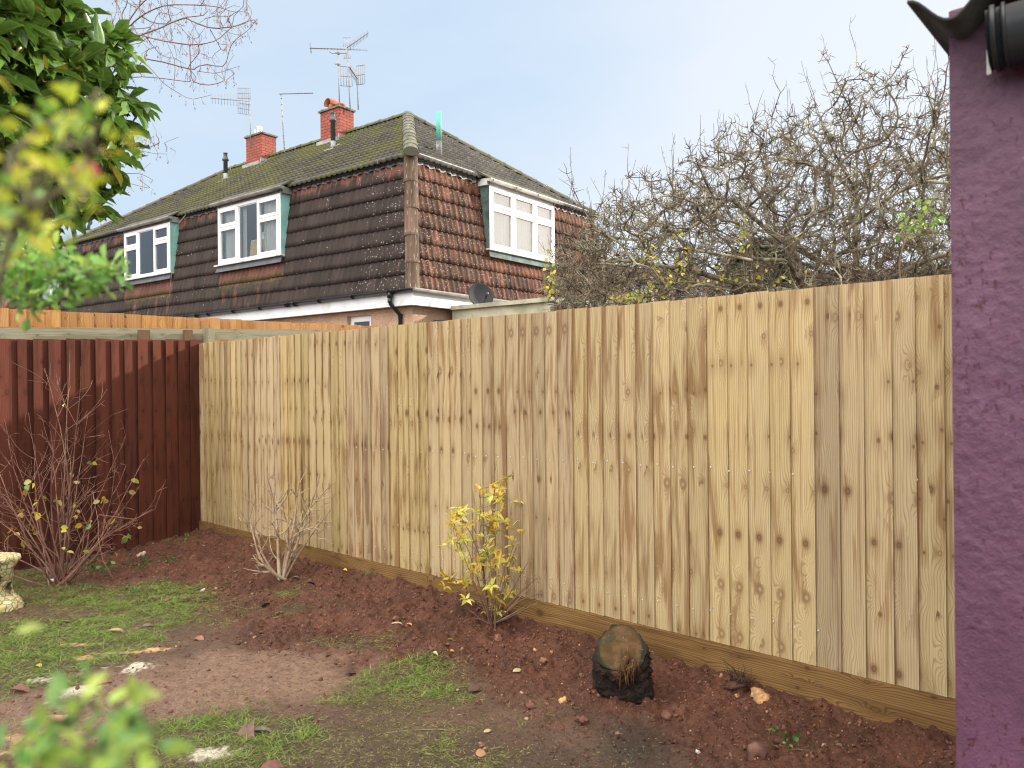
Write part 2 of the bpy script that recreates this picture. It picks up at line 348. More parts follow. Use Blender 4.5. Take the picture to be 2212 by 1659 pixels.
# ================================================================== GROUND
F0 = A3(1.888, 3.229, 0); FD = unit(A3(-.747, .665, 0)); FN = A3(-FD[1], FD[0], 0)     # FN: towards our side
if FN[1] > 0: FN = -FN
RC = F0+6.80*FD                                         # corner where the red fence meets the new one
RD = unit(A3(-.665, -.747, 0)); RN = A3(-RD[1], RD[0], 0)  # along the red fence; normal towards our side
if RN[0] < 0: RN = -RN
def blobs(X, Y, L_, z=0.):
    s = np.zeros_like(X)
    for px, py, rx, ry, a in L_:
        g = G(px, py); s = np.maximum(s, a*np.exp(-(((X-g[0])/rx)**2+((Y-g[1])/ry)**2)))
    return s
GRASS = [(860, 1480, .4, .3, 1.3), (120, 1325, 1.0, .28, 1.35), (40, 1405, .6, .24, 1.3), (100, 1450, .35, .12, 1.1), (640, 1650, .9, .22, 1.7), (760, 1600, .45, .25, 1.6), (450, 1640, .5, .18, 1.5), (860, 1560, .3, .2, 1.1), (600, 1590, .35, .12, 1.4), (880, 1450, .3, .25, 1.25), (460, 1545, .3, .1, 1.1), (300, 1300, .5, .2, 1.2), (60, 1370, .55, .55, 1), (230, 1290, .75, .32, 1), (330, 1270, .5, .25, .9), (150, 1350, .55, .32, 1), (30, 1440, .4, .25, 1), (420, 1290, .5, .3, .62), (500, 1330, .45, .22, .6),
         (270, 1370, .28, .12, .9), (870, 1455, .34, .27, 1), (925, 1425, .25, .25, .85), (800, 1480, .25, .18, .7), (650, 1430, .3, .2, .42), (620, 1310, .16, .28, .95), (625, 1275, .12, .18, 1),
         (440, 1555, .3, .14, .85), (520, 1530, .2, .12, .8), (600, 1600, .42, .2, 1), (720, 1640, .38, .2, .9), (800, 1590, .26, .22, .8), (400, 1640, .4, .2, .8), (330, 1600, .3, .2, .75), (840, 1650, .25, .15, .9), (560, 1650, .4, .12, .9), (700, 1540, .25, .15, .5), (470, 1255, .16, .12, .6), (980, 1290, .12, .12, .4), (520, 1305, .85, .28, .62), (700, 1375, .6, .2, .6), (640, 1560, .7, .18, .62), (950, 1560, .35, .25, .5), (560, 1410, .5, .12, .4), (1690, 1620, .05, .06, .5), (180, 1530, .2, .06, .4)]
PALE = [(560, 1440, .9, .5, 1), (350, 1480, .9, .4, 1), (120, 1540, .8, .35, 1), (700, 1400, .4, .4, .7), (1250, 1600, .35, .15, .35)]
SAND = [(165, 1478, .13, .10, 1.15), (150, 1500, .16, .05, 1), (293, 1427, .10, .09, .95), (100, 1447, .16, .07, .85), (455, 1606, .14, .07, 1.1), (200, 1430, .25, .14, .4), (235, 1495, .2, .08, .5), (300, 1425, .28, .12, .45)]
SAWD = [(180, 1402, .16, .05, .95), (270, 1393, .32, .05, .85), (330, 1390, .2, .05, .8), (165, 1375, .22, .05, .8), (120, 1535, .2, .07, 1), (70, 1570, .2, .06, 1), (30, 1600, .15, .06, .9), (400, 1212, .3, .05, .5), (1700, 1570, .2, .1, .15)]
UP = A3(0, 0, 1)
def fence_dist(X, Y): return (X-F0[0])*FN[0]+(Y-F0[1])*FN[1], (X-F0[0])*FD[0]+(Y-F0[1])*FD[1]
def red_dist(X, Y): return (X-RC[0])*RN[0]+(Y-RC[1])*RN[1]
def masks(X, Y):
    n = fbm(X*2.2, Y*2.2, 3, 5); n2 = fbm(X*9, Y*9, 9, 3); e = (n-.5)*1.1+(n2-.5)*.5
    fd, al = fence_dist(X, Y)
    bedw = .75+.55*sstep(1.0, 4.5, al)*(1-sstep(3.2, 5.5, al)*.2)+.5*(1-sstep(-.5, 1.2, al))
    bed = 1-sstep(-.2, .25, fd-bedw*(1.0)+e*.5); bed *= sstep(-.05, .0, fd)
    grass = sstep(.22, .75, blobs(X, Y, GRASS)+e*.85)
    pale = sstep(.3, .7, blobs(X, Y, PALE)+e*.5)*(1-bed)
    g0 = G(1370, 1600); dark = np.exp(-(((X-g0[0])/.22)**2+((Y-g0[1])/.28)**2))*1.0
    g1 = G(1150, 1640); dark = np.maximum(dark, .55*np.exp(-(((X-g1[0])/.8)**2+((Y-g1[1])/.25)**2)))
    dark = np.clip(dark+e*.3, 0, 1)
    sp = vnoise(X*70, Y*70, 21)
    sand = sstep(.5, .9, blobs(X, Y, SAND)+(sp-.5)*.75+e*.25); sawd = sstep(.5, .9, blobs(X, Y, SAWD)+(sp-.5)*.7+e*.4)
    return bed, grass, pale, dark, sand, sawd
def gheight(X, Y, fine=True):
    fd, al = fence_dist(X, Y); bed, grass, pale, dark, sand, sawd = masks(X, Y)
    z = (fbm(X*1.1, Y*1.1, 31, 3)-.5)*.05
    z += np.exp(-np.maximum(fd, 0)/.35)*(.045+.05*sstep(1.2, 2.6, al)+.03*sstep(5, 6.6, al)) - .05
    z += (1-sstep(-.3, .9, al))*np.exp(-np.maximum(fd, 0)/.12)*-.02
    z -= .07*sstep(-4.3, -5.2, X)*1.0
    if fine:
        near = 1.0
        m = .25+.75*bed; m = np.maximum(m*(1-.6*pale), .26)*(1-.5*grass)
        z += m*(.034*domes(X+fbm(X*6, Y*6, 14)*.09, Y+fbm(X*6, Y*6, 16)*.09, .15, 1, .42)+.030*domes(X+fbm(X*9, Y*9, 4)*.05, Y+fbm(X*9, Y*9, 6)*.05, .075, 2, .5)+.024*domes(X+fbm(X*16, Y*16, 7)*.03, Y, .038, 3, .7)+.014*domes(X, Y, .024, 4, .8)) + m*.05*(fbm(X*5, Y*5, 41, 4)-.5)
        gs = G(1345, 1490, -.01); z += .028*np.exp(-(((X-gs[0])/.17)**2+((Y-gs[1])/.15)**2)); z += .006*sand+.012*(vnoise(X*30, Y*30, 5)-.5)*(1-bed)*.6
    beyond = sstep(.6, 5, -fd); z = z*(1-beyond)+.7*beyond
    zr = sstep(.3, 3, -red_dist(X, Y)); z = z*(1-zr)+.35*zr
    return z
def gz(x, y): return float(gheight(np.array([x]), np.array([y]), True)[0])

def build_ground():
    st = .0125
    xs = np.concatenate([-np.geomspace(400, 6.1, 26), np.arange(-6, 2.7, st), np.geomspace(2.8, 400, 26)])
    ys = np.concatenate([-np.geomspace(400, .4, 20), np.linspace(0, 2.5, 14), np.arange(2.62, 8.5, st), np.geomspace(8.7, 600, 26)])
    X, Y = np.meshgrid(xs, ys, indexing='ij'); x = X.ravel(); y = Y.ravel(); z = gheight(x, y)
    bed, grass, pale, dark, sand, sawd = masks(x, y)
    nx, ny = len(xs), len(ys); i = np.arange(nx-1)[:, None]*ny; j = np.arange(ny-1)[None]
    F = np.stack([i+j, i+ny+j, i+ny+j+1, i+j+1], -1).reshape(-1, 4)
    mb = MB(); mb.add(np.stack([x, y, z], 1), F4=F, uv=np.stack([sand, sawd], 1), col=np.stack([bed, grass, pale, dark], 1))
    t = NT('soil'); c, al = t.col(); r, g, b = t.sep(c); su, sv, _ = t.sep(t.uv()); p = t.pos()
    n1 = t.noise(p, 3.5, 5, .6); n2 = t.noise(p, 22., 5, .65); n3 = t.noise(p, 140., 4, .7)
    soil = t.mix(t.mr(n1, .35, .65), (.125, .048, .028), (.20, .080, .047)); soil = t.mix(t.mr(n2, .3, .8), t.mix(1., soil, (.62, .6, .6), 'MULTIPLY'), soil)
    mud = t.mix(t.mr(n1, .3, .7), (.115, .070, .046), (.17, .104, .070))
    pal = t.mix(t.mr(n2, .3, .7), (.24, .145, .100), (.32, .20, .142))
    base = t.mix(r, mud, soil); base = t.mix(t.math('MULTIPLY', b, .85), base, pal)
    base = t.mix(t.math('MULTIPLY', g, .5), base, t.mix(t.mr(n2, .4, .6), (.055, .045, .022), (.085, .082, .03)))
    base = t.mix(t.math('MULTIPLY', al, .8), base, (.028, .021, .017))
    base = t.mix(t.mr(n3, .35, .7), t.mix(1., base, (.6, .58, .56), 'MULTIPLY'), base); n4 = t.noise(p, 48., 6, .75, .8); base = t.mix(t.math('MULTIPLY', t.mr(n4, .49, .38), .8), base, t.mix(1., base, (.38, .34, .33), 'MULTIPLY')); base = t.mix(t.math('MULTIPLY', t.mr(t.noise(p, 7., 5, .7), .52, .64), .45), base, t.mix(1., base, (.6, .6, .58), 'MULTIPLY'))
    vo = t.vor(p, 85.); spk = t.math('MULTIPLY', t.mr(vo['Distance'], .28, .14), t.math('GREATER_THAN', t.sep(vo['Color'])[0], .93))
    base = t.mix(t.math('MULTIPLY', spk, .8), base, (.45, .33, .24))
    base = t.mix(su, base, t.mix(t.mr(n3, .3, .6), (.30, .25, .19), (.58, .53, .43))); base = t.mix(sv, base, t.mix(t.mr(n3, .3, .65), (.38, .22, .10), (.62, .42, .22)))
    h = t.math('ADD', t.math('ADD', t.math('MULTIPLY', n3, .5), n2), n4)
    rough = t.math('MULTIPLY_ADD', n2, .35, .5)
    m = t.fin(base, rough, t.bump(h, .85, .014), .28)
    o = mb.build('ground', m, None, True, base=(0, 0, 0)); o['kind'] = 'structure'
    o['label'] = 'red-brown garden soil with muddy worn lawn and spilled sand'
build_ground()

def build_clods():
    rs = np.random.RandomState(5); n = 60000
    x = rs.uniform(-4.6, 1.9, n); y = rs.uniform(2.7, 8.2, n); bed, grass, pale, dark, sand, sawd = masks(x, y)
    fd, al = fence_dist(x, y); ok = (fd > .05) & (red_dist(x, y) > .06) & (rs.rand(n) < (.10+.55*bed)*(1-.6*pale)*(1-.6*grass)); x, y = x[ok], y[ok]; dark = dark[ok]
    s = .0022+.009*rs.rand(len(x))**6+.0035*rs.rand(len(x)); z = gheight(x, y)+s*.25
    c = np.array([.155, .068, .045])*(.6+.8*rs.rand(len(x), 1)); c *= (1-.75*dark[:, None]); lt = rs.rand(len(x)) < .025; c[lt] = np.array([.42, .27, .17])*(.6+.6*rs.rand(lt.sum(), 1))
    mb = MB(); scatter_lumps(mb, np.stack([x, y, z], 1), s, c, rs)
    t = NT('clod'); cc, _ = t.col(); nn = t.noise(t.pos(), 160., 4, .7); m = t.fin(t.mix(t.mr(nn, .3, .7), t.mix(1., cc, (.55, .55, .55), 'MULTIPLY'), cc), .8, t.bump(nn, .6, .004), .2)
    tag(mb.build('soil_clods', m, None, False), 'loose crumbs of red-brown soil dug up along the new fence', 'soil', kind='stuff')
build_clods()

M_grass = leafmat('grass_blade', .3, .55, .3)
def build_litter_bits():
    rs = np.random.RandomState(6); n = 15000; x = rs.uniform(-4.8, 1.7, n); y = rs.uniform(2.8, 7.6, n); bed, grass, pale, dark, sand, sawd = masks(x, y); fd, al = fence_dist(x, y)
    k = sstep(.45, .62, fbm(x*4, y*4, 12, 3)); ok = (fd > .08) & (red_dist(x, y) > .1) & (rs.rand(n) < (.18+.6*k)*(1-.3*bed)); x, y = x[ok], y[ok]; n = len(x); z = gheight(x, y)+.002
    C = np.array([(.07, .045, .032), (.10, .06, .04), (.28, .21, .11), (.16, .09, .06)])[rs.choice(4, n, p=[.42, .3, .13, .15])]*rs.uniform(.6, 1.3, (n, 1)); L_ = rs.uniform(.006, .026, n); a = rs.rand(n)*6.283
    mb = MB(); scatter(mb, leaf_template('lance', 3), np.stack([x, y, z], 1), np.stack([np.cos(a), np.sin(a), rs.uniform(-.05, .25, n)], 1), np.stack([rs.normal(size=n)*.4, rs.normal(size=n)*.4, np.ones(n)], 1), L_, L_*rs.uniform(.06, .2, n), C)
    tag(mb.build('leaf_litter', M_grass, None), 'fine dark crumbs of leaf and straw trodden into the mud', 'leaf litter', kind='stuff')
build_litter_bits()
def build_grass():
    rs = np.random.RandomState(8); n = 620000
    x = rs.uniform(-5.2, 1.3, n); y = rs.uniform(2.75, 7.6, n); bed, grass, pale, dark, sand, sawd = masks(x, y)
    fd, al = fence_dist(x, y); fine = fbm(x*14, y*14, 77, 3)
    thin = sstep(.42, .62, fbm(x*1.9+4, y*1.9, 63, 4))*(1-bed)*(1-.75*pale); pr = grass*(.25+.9*sstep(.35, .6, fine))+(.035+.42*thin*sstep(.3, .6, fine))*(1-bed); pr *= (1-.8*sand)*(1-.7*sawd)
    ok = (rs.rand(n) < pr*.85) & (red_dist(x, y) > .12) & (fd > .1); x, y, grass = x[ok], y[ok], grass[ok]; n = len(x)
    lush = .85*sstep(.46, .74, fbm(x*1.7, y*1.7, 55, 3)+.15*(x < -2.2)+.1*grass)
    z = gheight(x, y)-.002; a = rs.rand(n)*6.283; tilt = rs.uniform(.05, .9, n)*(.30+.5*lush)
    D = np.stack([np.cos(a), np.sin(a), tilt], 1); Nn = np.stack([np.cos(a)*-tilt, np.sin(a)*-tilt, np.ones(n)], 1)+rs.normal(size=(n, 3))*.3
    Ls = rs.uniform(.018, .055, n)*(.7+.7*lush); Ws = rs.uniform(.0009, .0019, n)
    g = np.array([.175, .31, .040]); ol = np.array([.23, .21, .075]); st = np.array([.36, .29, .14])
    k = (lush*rs.uniform(.5, 1.1, n)).clip(0, 1)[:, None]; C = (ol*(1-k)+g*k)*rs.uniform(.6, 1.35, (n, 1)); m = rs.rand(n) < .10+.22*(1-lush); C[m] = st*rs.uniform(.6, 1.2, (m.sum(), 1))
    V = np.array([(-1, 0, 0), (1, 0, 0), (.8, .5, .06), (-.8, .5, .06), (.15, 1, -.12), (-.15, 1, -.12)], float); F = np.array([[0, 1, 2, 3], [3, 2, 4, 5]])
    mb = MB(); scatter(mb, (V, F, V[:, :2]), np.stack([x, y, z], 1), D, Nn, Ls, Ws, C)
    tag(mb.build('grass', M_grass, None), 'worn patchy lawn of short green and olive grass', 'grass', kind='stuff')
build_grass()

# ================================================================== NEW FENCE
W_new = wood('new_pine', (.475, .37, .21), (.25, .15, .072), (.17, .105, .052), (.10, .052, .032), line=.5, stain=1., knots=1.)
W_grav = wood('treated_gravel_board', (.235, .135, .052), (.12, .062, .022), (.06, .032, .012), (.08, .035, .02), line=.75, stain=.85)
W_red = wood('red_stained_wood', (.110, .033, .020), (.055, .018, .012), (.04, .012, .010), (.04, .014, .010), line=.4, stain=.8, wet=.85)
W_orange = wood('orange_stained_wood', (.50, .27, .11), (.30, .13, .04), (.16, .06, .02), (.10, .035, .02), line=.5, stain=.6, knots=1.25)
W_grey = wood('weathered_wood', (.25, .225, .16), (.13, .125, .075), (.10, .09, .06), (.08, .06, .045), line=.6, stain=.8)
def boards(mb, o, d, n, z0, z1fn, length, pitch, rs, grp=5, thick=.015, thin=.004, lap=.012, base=0., wob=.004, start=0., split=None, flipb=False, bt=.009):
    """feather edge boards: thick edge at the far (larger d) side overlapping the thin edge of the next"""
    x = start; i = 0; seed = rs.rand(); left = 0; gt = .5; gh = .5; gu = 0.
    while x < length:
        w_ = pitch*rs.uniform(.90, 1.12)
        if left <= 0: seed = rs.rand(); left = rs.randint(2, grp+1); gt = rs.rand(); gh = rs.rand(); gu = rs.rand()*3
        left -= 1; s = (seed+.0042*rs.normal()) % 1; top = z1fn(x)+rs.uniform(-1, 1)*wob; bot = z0 if not callable(z0) else z0(x)
        tone = np.clip(.28+.42*gt+.15*rs.normal(), 0, 1); hue = np.clip(gh+.1*rs.normal(), 0, 1); tl = rs.normal()*.002
        a0 = base+thin+rs.rand()*.002; a1 = base+thick+rs.rand()*.004
        if flipb: a0, a1 = a1, a0
        def P(dd, off, z): return o+d*dd+n*off+A3(0, 0, z)
        X0 = x-lap; X1 = x+w_; col = (s, tone, hue, 1); u0 = gu+rs.normal()*.007
        q = [P(X0, a0, bot), P(X1, a1, bot), P(X1+tl, a1, top), P(X0+tl, a0, top)]
        b0, b1 = max(a0-bt, base-.002), max(a1-bt, base-.002); bk = [P(X0, b0, bot), P(X1, b1, bot), P(X1+tl, b1, top), P(X0+tl, b0, top)]
        def face(a, uv): mb.add(a, F4=[[0, 1, 2, 3]], uv=uv, col=col)
        flip = np.dot(np.cross(q[1]-q[0], q[3]-q[0]), n) < 0
        def ff(a, uv):
            if flip: a = a[::-1]; uv = uv[::-1]
            face(a, uv)
        W_ = X1-X0; v0 = bot-(0 if split is None else 0)
        ff(q, [[u0, v0], [u0+W_, v0], [u0+W_, top], [u0, top]])
        ff([bk[1], bk[0], bk[3], bk[2]], [[u0+W_, v0], [u0, v0], [u0, top], [u0+W_, top]])
        ff([q[1], bk[1], bk[2], q[2]], [[u0+W_, v0], [u0+W_+.02, v0], [u0+W_+.02, top], [u0+W_, top]])
        ff([bk[0], q[0], q[3], bk[3]], [[u0-.01, v0], [u0, v0], [u0, top], [u0-.01, top]])
        ff([q[3], q[2], bk[2], bk[3]], [[u0, top], [u0+W_, top], [u0+W_, top+.02], [u0, top+.02]])
        ff([bk[0], bk[1], q[1], q[0]], [[u0, v0], [u0+W_, v0], [u0+W_, v0-.02], [u0, v0-.02]])
        x += w_; i += 1
def vert_uv_box(mb, o, a, b, c, seed, tone=.5, hue=.5, rnd=RS):
    """box with the grain running along its longest edge"""
    vec = sorted([np.asarray(t, float) for t in (a, b, c)], key=lambda t: np.linalg.norm(t)); o = np.asarray(o, float)
    s, m, l = vec; ls, lm, ll = [np.linalg.norm(t) for t in vec]; u0 = rnd.rand()*3; col = (seed, tone, hue, 1)
    def quad(p, e, f, le, lf, sh):
        V = [p, p+e, p+e+f, p+f]; uv = [[u0+sh, 0], [u0+sh+le, 0], [u0+sh+le, lf], [u0+sh, lf]]
        cen = o+(s+m+l)/2; nn = np.cross(e, f)
        if np.dot(nn, (p+(e+f)/2)-cen) < 0: V = V[::-1]; uv = uv[::-1]
        mb.add(V, F4=[[0, 1, 2, 3]], uv=uv, col=col)
    quad(o, m, l, lm, ll, 0); quad(o+s, m, l, lm, ll, .5); quad(o, s, l, ls, ll, .2); quad(o+m, s, l, ls, ll, .8); quad(o, s, m, ls, lm, .1); quad(o+l, s, m, ls, lm, .3)

def new_fence():
    rs = np.random.RandomState(3); r = root('timber_fence', 'new pale timber feather-edge fence running from the purple wall to the red fence', 'fence', F0)
    mb = MB(); boards(mb, F0, FD, FN, .163, lambda x: 1.966, 6.79, .108, rs, grp=5, start=-.62, lap=.014, thick=.015, thin=.004, flipb=True, bt=.011)
    mb.build('board_panel', W_new, r)
    for a, b, s in ((-.6, 2.93, .31), (2.934, 6.80, .77)):
        g = MB(); vert_uv_box(g, F0+FD*a-FN*.004-UP*.05, FD*(b-a), FN*.034, A3(0, 0, .21), s, .55 if s < .5 else .35); g.build('gravel_board', W_grav, r)
    for a in (-.3, 2.93, 6.6):
        g = MB(); vert_uv_box(g, F0+FD*(a-.05)-FN*.105, FD*.1, FN*.1, A3(0, 0, 1.95), rs.rand()); g.build('post', W_grey, r)
    for z in (.4, 1.05, 1.7):
        g = MB(); vert_uv_box(g, F0-FD*.6-FN*.05+A3(0, 0, z), FD*7.3, FN*.045, A3(0, 0, .075), rs.rand()); g.build('rail', W_grey, r)
    mt = plain('galvanised_nail', (.72, .72, .72), .35, .1, metal=.6)
    g = MB(); th = np.arange(8)*np.pi/4; T = np.stack([np.cos(th), np.sin(th)], 1)*.0046
    V = np.vstack([FD*T[:, :1]+A3(0, 0, 1)*T[:, 1:2]+FN*.0015, [FN*.003]])+F0; g.add(V, F3=[[i, (i+1) % 8, 8] for i in range(8)])
    first = g.build('nail', mt, r); k = 0
    for d in np.arange(.05, 4.2, .108):
        for z in (1.08, .335):
            o = first if k == 0 else first.copy()
            if k: COL.objects.link(o); o.parent = r
            o.location = FD*(d+rs.uniform(-.01, .01))+FN*.0125+A3(0, 0, z+rs.uniform(-.012, .012)-.012*d); k += 1
    return r
new_fence()

def red_fence():
    rs = np.random.RandomState(14); r = root('red_timber_fence', 'dark red-stained feather-edge fence meeting the new pale fence at the corner', 'fence', RC)
    mb = MB(); o = RC+RN*.0
    boards(mb, o, RD, RN, lambda x: .02-.03*x, lambda x: 2.0-.032*x, 3.9, .128, rs, grp=3, thick=.040, thin=.004, lap=.016, wob=.006, start=-.03, bt=.012)
    mb.build('board_panel', W_red, r)
    g = MB(); vert_uv_box(g, RC+RN*.0+A3(0, 0, -.16), RD*3.9+A3(0, 0, -.10), RN*.035, A3(0, 0, .17), .4, .2)
    g.build('gravel_board', wood('dark_gravel_board', (.05, .045, .035), (.03, .026, .02), (.02, .018, .015), (.02, .015, .012), line=.4), r)
    for a in (.45, 1.4, 2.9):
        g = MB(); vert_uv_box(g, RC+RD*a-RN*.09, RD*.085, RN*.085, A3(0, 0, 1.93), rs.rand()); g.build('post', W_red, r)
    return r
red_fence()

def orange_fence():
    rs = np.random.RandomState(21); h = .84
    a = W(-140, 668, 7.35); b = W(770, 704, 9.9); a = A3(a[0], a[1], 0); b = A3(b[0], b[1], 0); d = unit(b-a); n = A3(-d[1], d[0], 0)
    if n[1] > 0: n = -n
    ln = np.linalg.norm(b-a); r = root('orange_timber_fence', 'sunlit orange-stained timber fence rising behind the red fence, in front of the dark-tiled house', 'fence', a)
    pts = [W(0, 672, 1), W(740, 703, 1)]
    def top(x):
        p = a+d*x; 
        px = 1106+FP*p[0]/p[1]; y = 666+(px)*(36/740.); return EZ+(829.5-(y+.01*(px-1106)))/FP*p[1]
    t0, t1 = top(0), top(ln)
    mb = MB(); boards(mb, a, d, n, .9, lambda x: t0+(t1-t0)*x/ln, ln+.6, .15, rs, grp=3, thick=.034, thin=.005, lap=.012, start=-.8, wob=.008, bt=.012)
    mb.build('board_panel', W_orange, r)
    for x0 in (2.02,):
        pass
    p0 = W(1165*.2773, 0, 1)
    for (px, pt, wd, nm, ma) in ((460, 688, .10, 'post', W_orange),):
        u = ray(px, pt)[0]; k = (u*a[1]-a[0])/(d[0]-u*d[1]); p = a+d*(k-wd/2)+n*.02; zt = EZ+ray(px, pt)[2]*p[1]
        g = MB(); vert_uv_box(g, p, d*wd, n*.1, A3(0, 0, zt), .3, .4); g.build(nm, ma, r)
    return r
orange_fence()

def old_rails():
    """weathered rail fence standing between the red fence and the orange one"""
    a0 = W(-60, 0, 7.05); b0 = W(760, 0, 9.35); a = A3(a0[0], a0[1], 0); b = A3(b0[0], b0[1], 0); d = unit(b-a); n = A3(-d[1], d[0], 0); ln = np.linalg.norm(b-a)
    if n[1] > 0: n = -n
    r = root('rail_fence', 'weathered grey-green timber rails on short posts between the red and orange fences', 'fence', a)
    def at(px, py):
        u = ray(px, py)[0]; k = (u*a[1]-a[0])/(d[0]-u*d[1]); p = a+d*k; return k, EZ+ray(px, py)[2]*p[1]
    k0, z0 = at(0, 710); k1, z1 = at(560, 716)
    for (ya0, ya1, th, off, s) in ((722, 725, .068, .0, .2), (737, 735, .068, .05, .6)):
        ka, za = at(0, ya0); kb, zb = at(560, ya1); sl = (zb-za)/(kb-ka)
        o = a+d*(ka-1)+n*off+A3(0, 0, za-sl); v = d*(ln+1.6)+A3(0, 0, sl*(ln+1.6))
        g = MB(); vert_uv_box(g, o, v, n*.045, A3(0, 0, th), s, .6); g.build('rail', W_grey, r)
    for px, py, wd, s in ((443, 711, .105, .1), (304, 715, .10, .5), (398, 715, .08, .9)):
        k, z = at(px, py); g = MB(); vert_uv_box(g, a+d*(k-wd/2)+n*.098, d*wd, n*.09, A3(0, 0, z), s, .6 if px == 443 else .25); g.build('post', W_grey if px == 443 else wood('dark_old_post_%d' % px, (.16, .10, .06), (.09, .05, .03), (.05, .03, .02), (.05, .03, .02)), r)
    g = MB()
    kk, zz = at(505, 733)
    vert_uv_box(g, a+d*(kk-.9)-n*.05+A3(0, 0, zz-.4), d*2.4, n*.02, A3(0, 0, .36), .2, .2); g.build('lower_board', W_red, r)
    return r
old_rails()

# ================================================================== THE MANSARD HOUSE
HC = A3(-1.689, 13., 0); HL = A3(-.8, .6, 0); HR = A3(.6, .8, 0)        # near corner, along the left facade, along the right facade
ZB, ZT, ZR = 3.14, 5.59, 7.79; LEN, DEP, INS = 14.0, 6.76, .32
UP = A3(0, 0, 1)
def HP(t, s, z): return HC+HL*t+HR*s+UP*z
def clad(mb, o, ud, vd, n, vlen, rowh, u0f, u1f, wave, thick, du=.03, holes=(), colf=None, cut=None, sub=1, v_start=0.):
    """courses of interlocking tiles on a sloping face"""
    nr = int(math.ceil((vlen-v_start)/rowh))
    for r in range(nr):
        vb = v_start+r*rowh; vt = min(vlen, vb+rowh+.0)
        us = np.arange(math.floor(u0f(vb)/du)*du, u1f(vb)+du, du); wv = wave(us, r)
        vs = [vb, vb]+[vb+(vt-vb)*(k+1)/sub for k in range(sub)]; offs = [-.004, thick]+[thick*(1-(k+1)/sub)+.0 for k in range(sub)]
        rows = []
        for v, of in zip(vs, offs):
            a, b = u0f(v), u1f(v); uu = np.clip(us, a, b)
            jit = (vnoise(us*3.3+r*7, us*0+r*3.1, 5)-.5)*.02*(v < vt-.01)
            rows.append((uu, v+jit, wv+of))
        P = np.concatenate([o+uu[:, None]*ud+np.broadcast_to(vv, uu.shape)[:, None]*vd+ww[:, None]*n for uu, vv, ww in rows]); m = len(us)
        UV = np.concatenate([np.stack([uu, np.broadcast_to(vv, uu.shape)], 1) for uu, vv, ww in rows])
        i = np.arange(m-1); F = []
        for k in range(len(rows)-1):
            f = np.stack([k*m+i, k*m+i+1, (k+1)*m+i+1, (k+1)*m+i], 1)
            uc = (rows[k][0][:-1]+rows[k][0][1:])/2; keep = (rows[k][0][1:]-rows[k][0][:-1] > 1e-4)
            vm_ = (np.mean(rows[k][1])+np.mean(rows[k+1][1]))/2
            for (a, b, c, d) in holes: keep &= ~((uc > a) & (uc < b) & (vm_ > c) & (vm_ < d))
            F.append(f[keep])
        F = np.vstack(F)
        q = P[F[0]] if len(F) else None
        if q is not None and np.dot(np.cross(ud, vd), n) < 0: F = F[:, ::-1]
        col = np.tile([.5, 0, 0, 1.], (len(P), 1)) if colf is None else colf(UV[:, 0], UV[:, 1])
        mb.add(P, F4=F, uv=UV, col=col)

def tilemat(name, dark, red, lich, lich_amt, seed=0., moss=None, moss_amt=0., tw=.3, rowh=.295):
    """hung tiles: Col.r how clean and red the tile is, Col.g moss, Col.b lichen"""
    t = NT(name); u, v, _ = t.sep(t.uv()); c, _a = t.col(); r, g, b = t.sep(c); p = t.pos()
    cell = t.comb(t.math('FLOOR', t.math('DIVIDE', u, tw)), t.math('FLOOR', t.math('DIVIDE', v, rowh)), seed)
    wn = t.white(cell)[0]
    uvv = t.comb(t.math('MULTIPLY', u, 1.), t.math('MULTIPLY', v, 1.), seed); st = t.noise(t.comb(t.math('MULTIPLY', u, 9.), t.math('MULTIPLY', v, 1.3), seed), 1., 5, .65); n = t.noise(uvv, 3., 5, .6); nf = t.noise(uvv, 45., 4, .65)
    fr = t.math('ADD', r, t.math('MULTIPLY', t.math('SUBTRACT', st, .5), .9)); k = t.mr(fr, .42, .60)
    base = t.mix(k, dark, red)
    tn = t.math('MULTIPLY_ADD', wn, .42, .79); base = t.mix(1., base, t.comb(tn, tn, tn), 'MULTIPLY')
    base = t.mix(t.mr(st, .3, .75), t.mix(1., base, (.62, .62, .62), 'MULTIPLY'), base)
    base = t.mix(t.math('MULTIPLY', t.mr(nf, .35, .7), .35), base, t.mix(1., base, (.5, .5, .5), 'MULTIPLY'))
    vo = t.vor(uvv, 28.); sp = t.mr(vo['Distance'], .33, .18); vr = t.sep(vo['Color'])[0]
    zone = t.math('ADD', b, t.math('MULTIPLY', t.math('SUBTRACT', n, .5), 1.4)); on = t.math('GREATER_THAN', t.math('MULTIPLY_ADD', vr, .6, t.math('MULTIPLY', zone, .6)), 1.-lich_amt)
    base = t.mix(t.math('MULTIPLY', t.math('MULTIPLY', sp, on), .85), base, lich)
    if moss:
        mm = t.mr(t.math('ADD', g, t.math('MULTIPLY', t.math('SUBTRACT', t.noise(uvv, 11., 5, .7), .5), 1.3)), .5, .72)
        base = t.mix(t.math('MULTIPLY', mm, moss_amt), base, moss)
    return t.fin(base, .8, t.bump(t.math('ADD', nf, t.math('MULTIPLY', sp, t.math('MULTIPLY', on, .4))), .5, .004), .25)

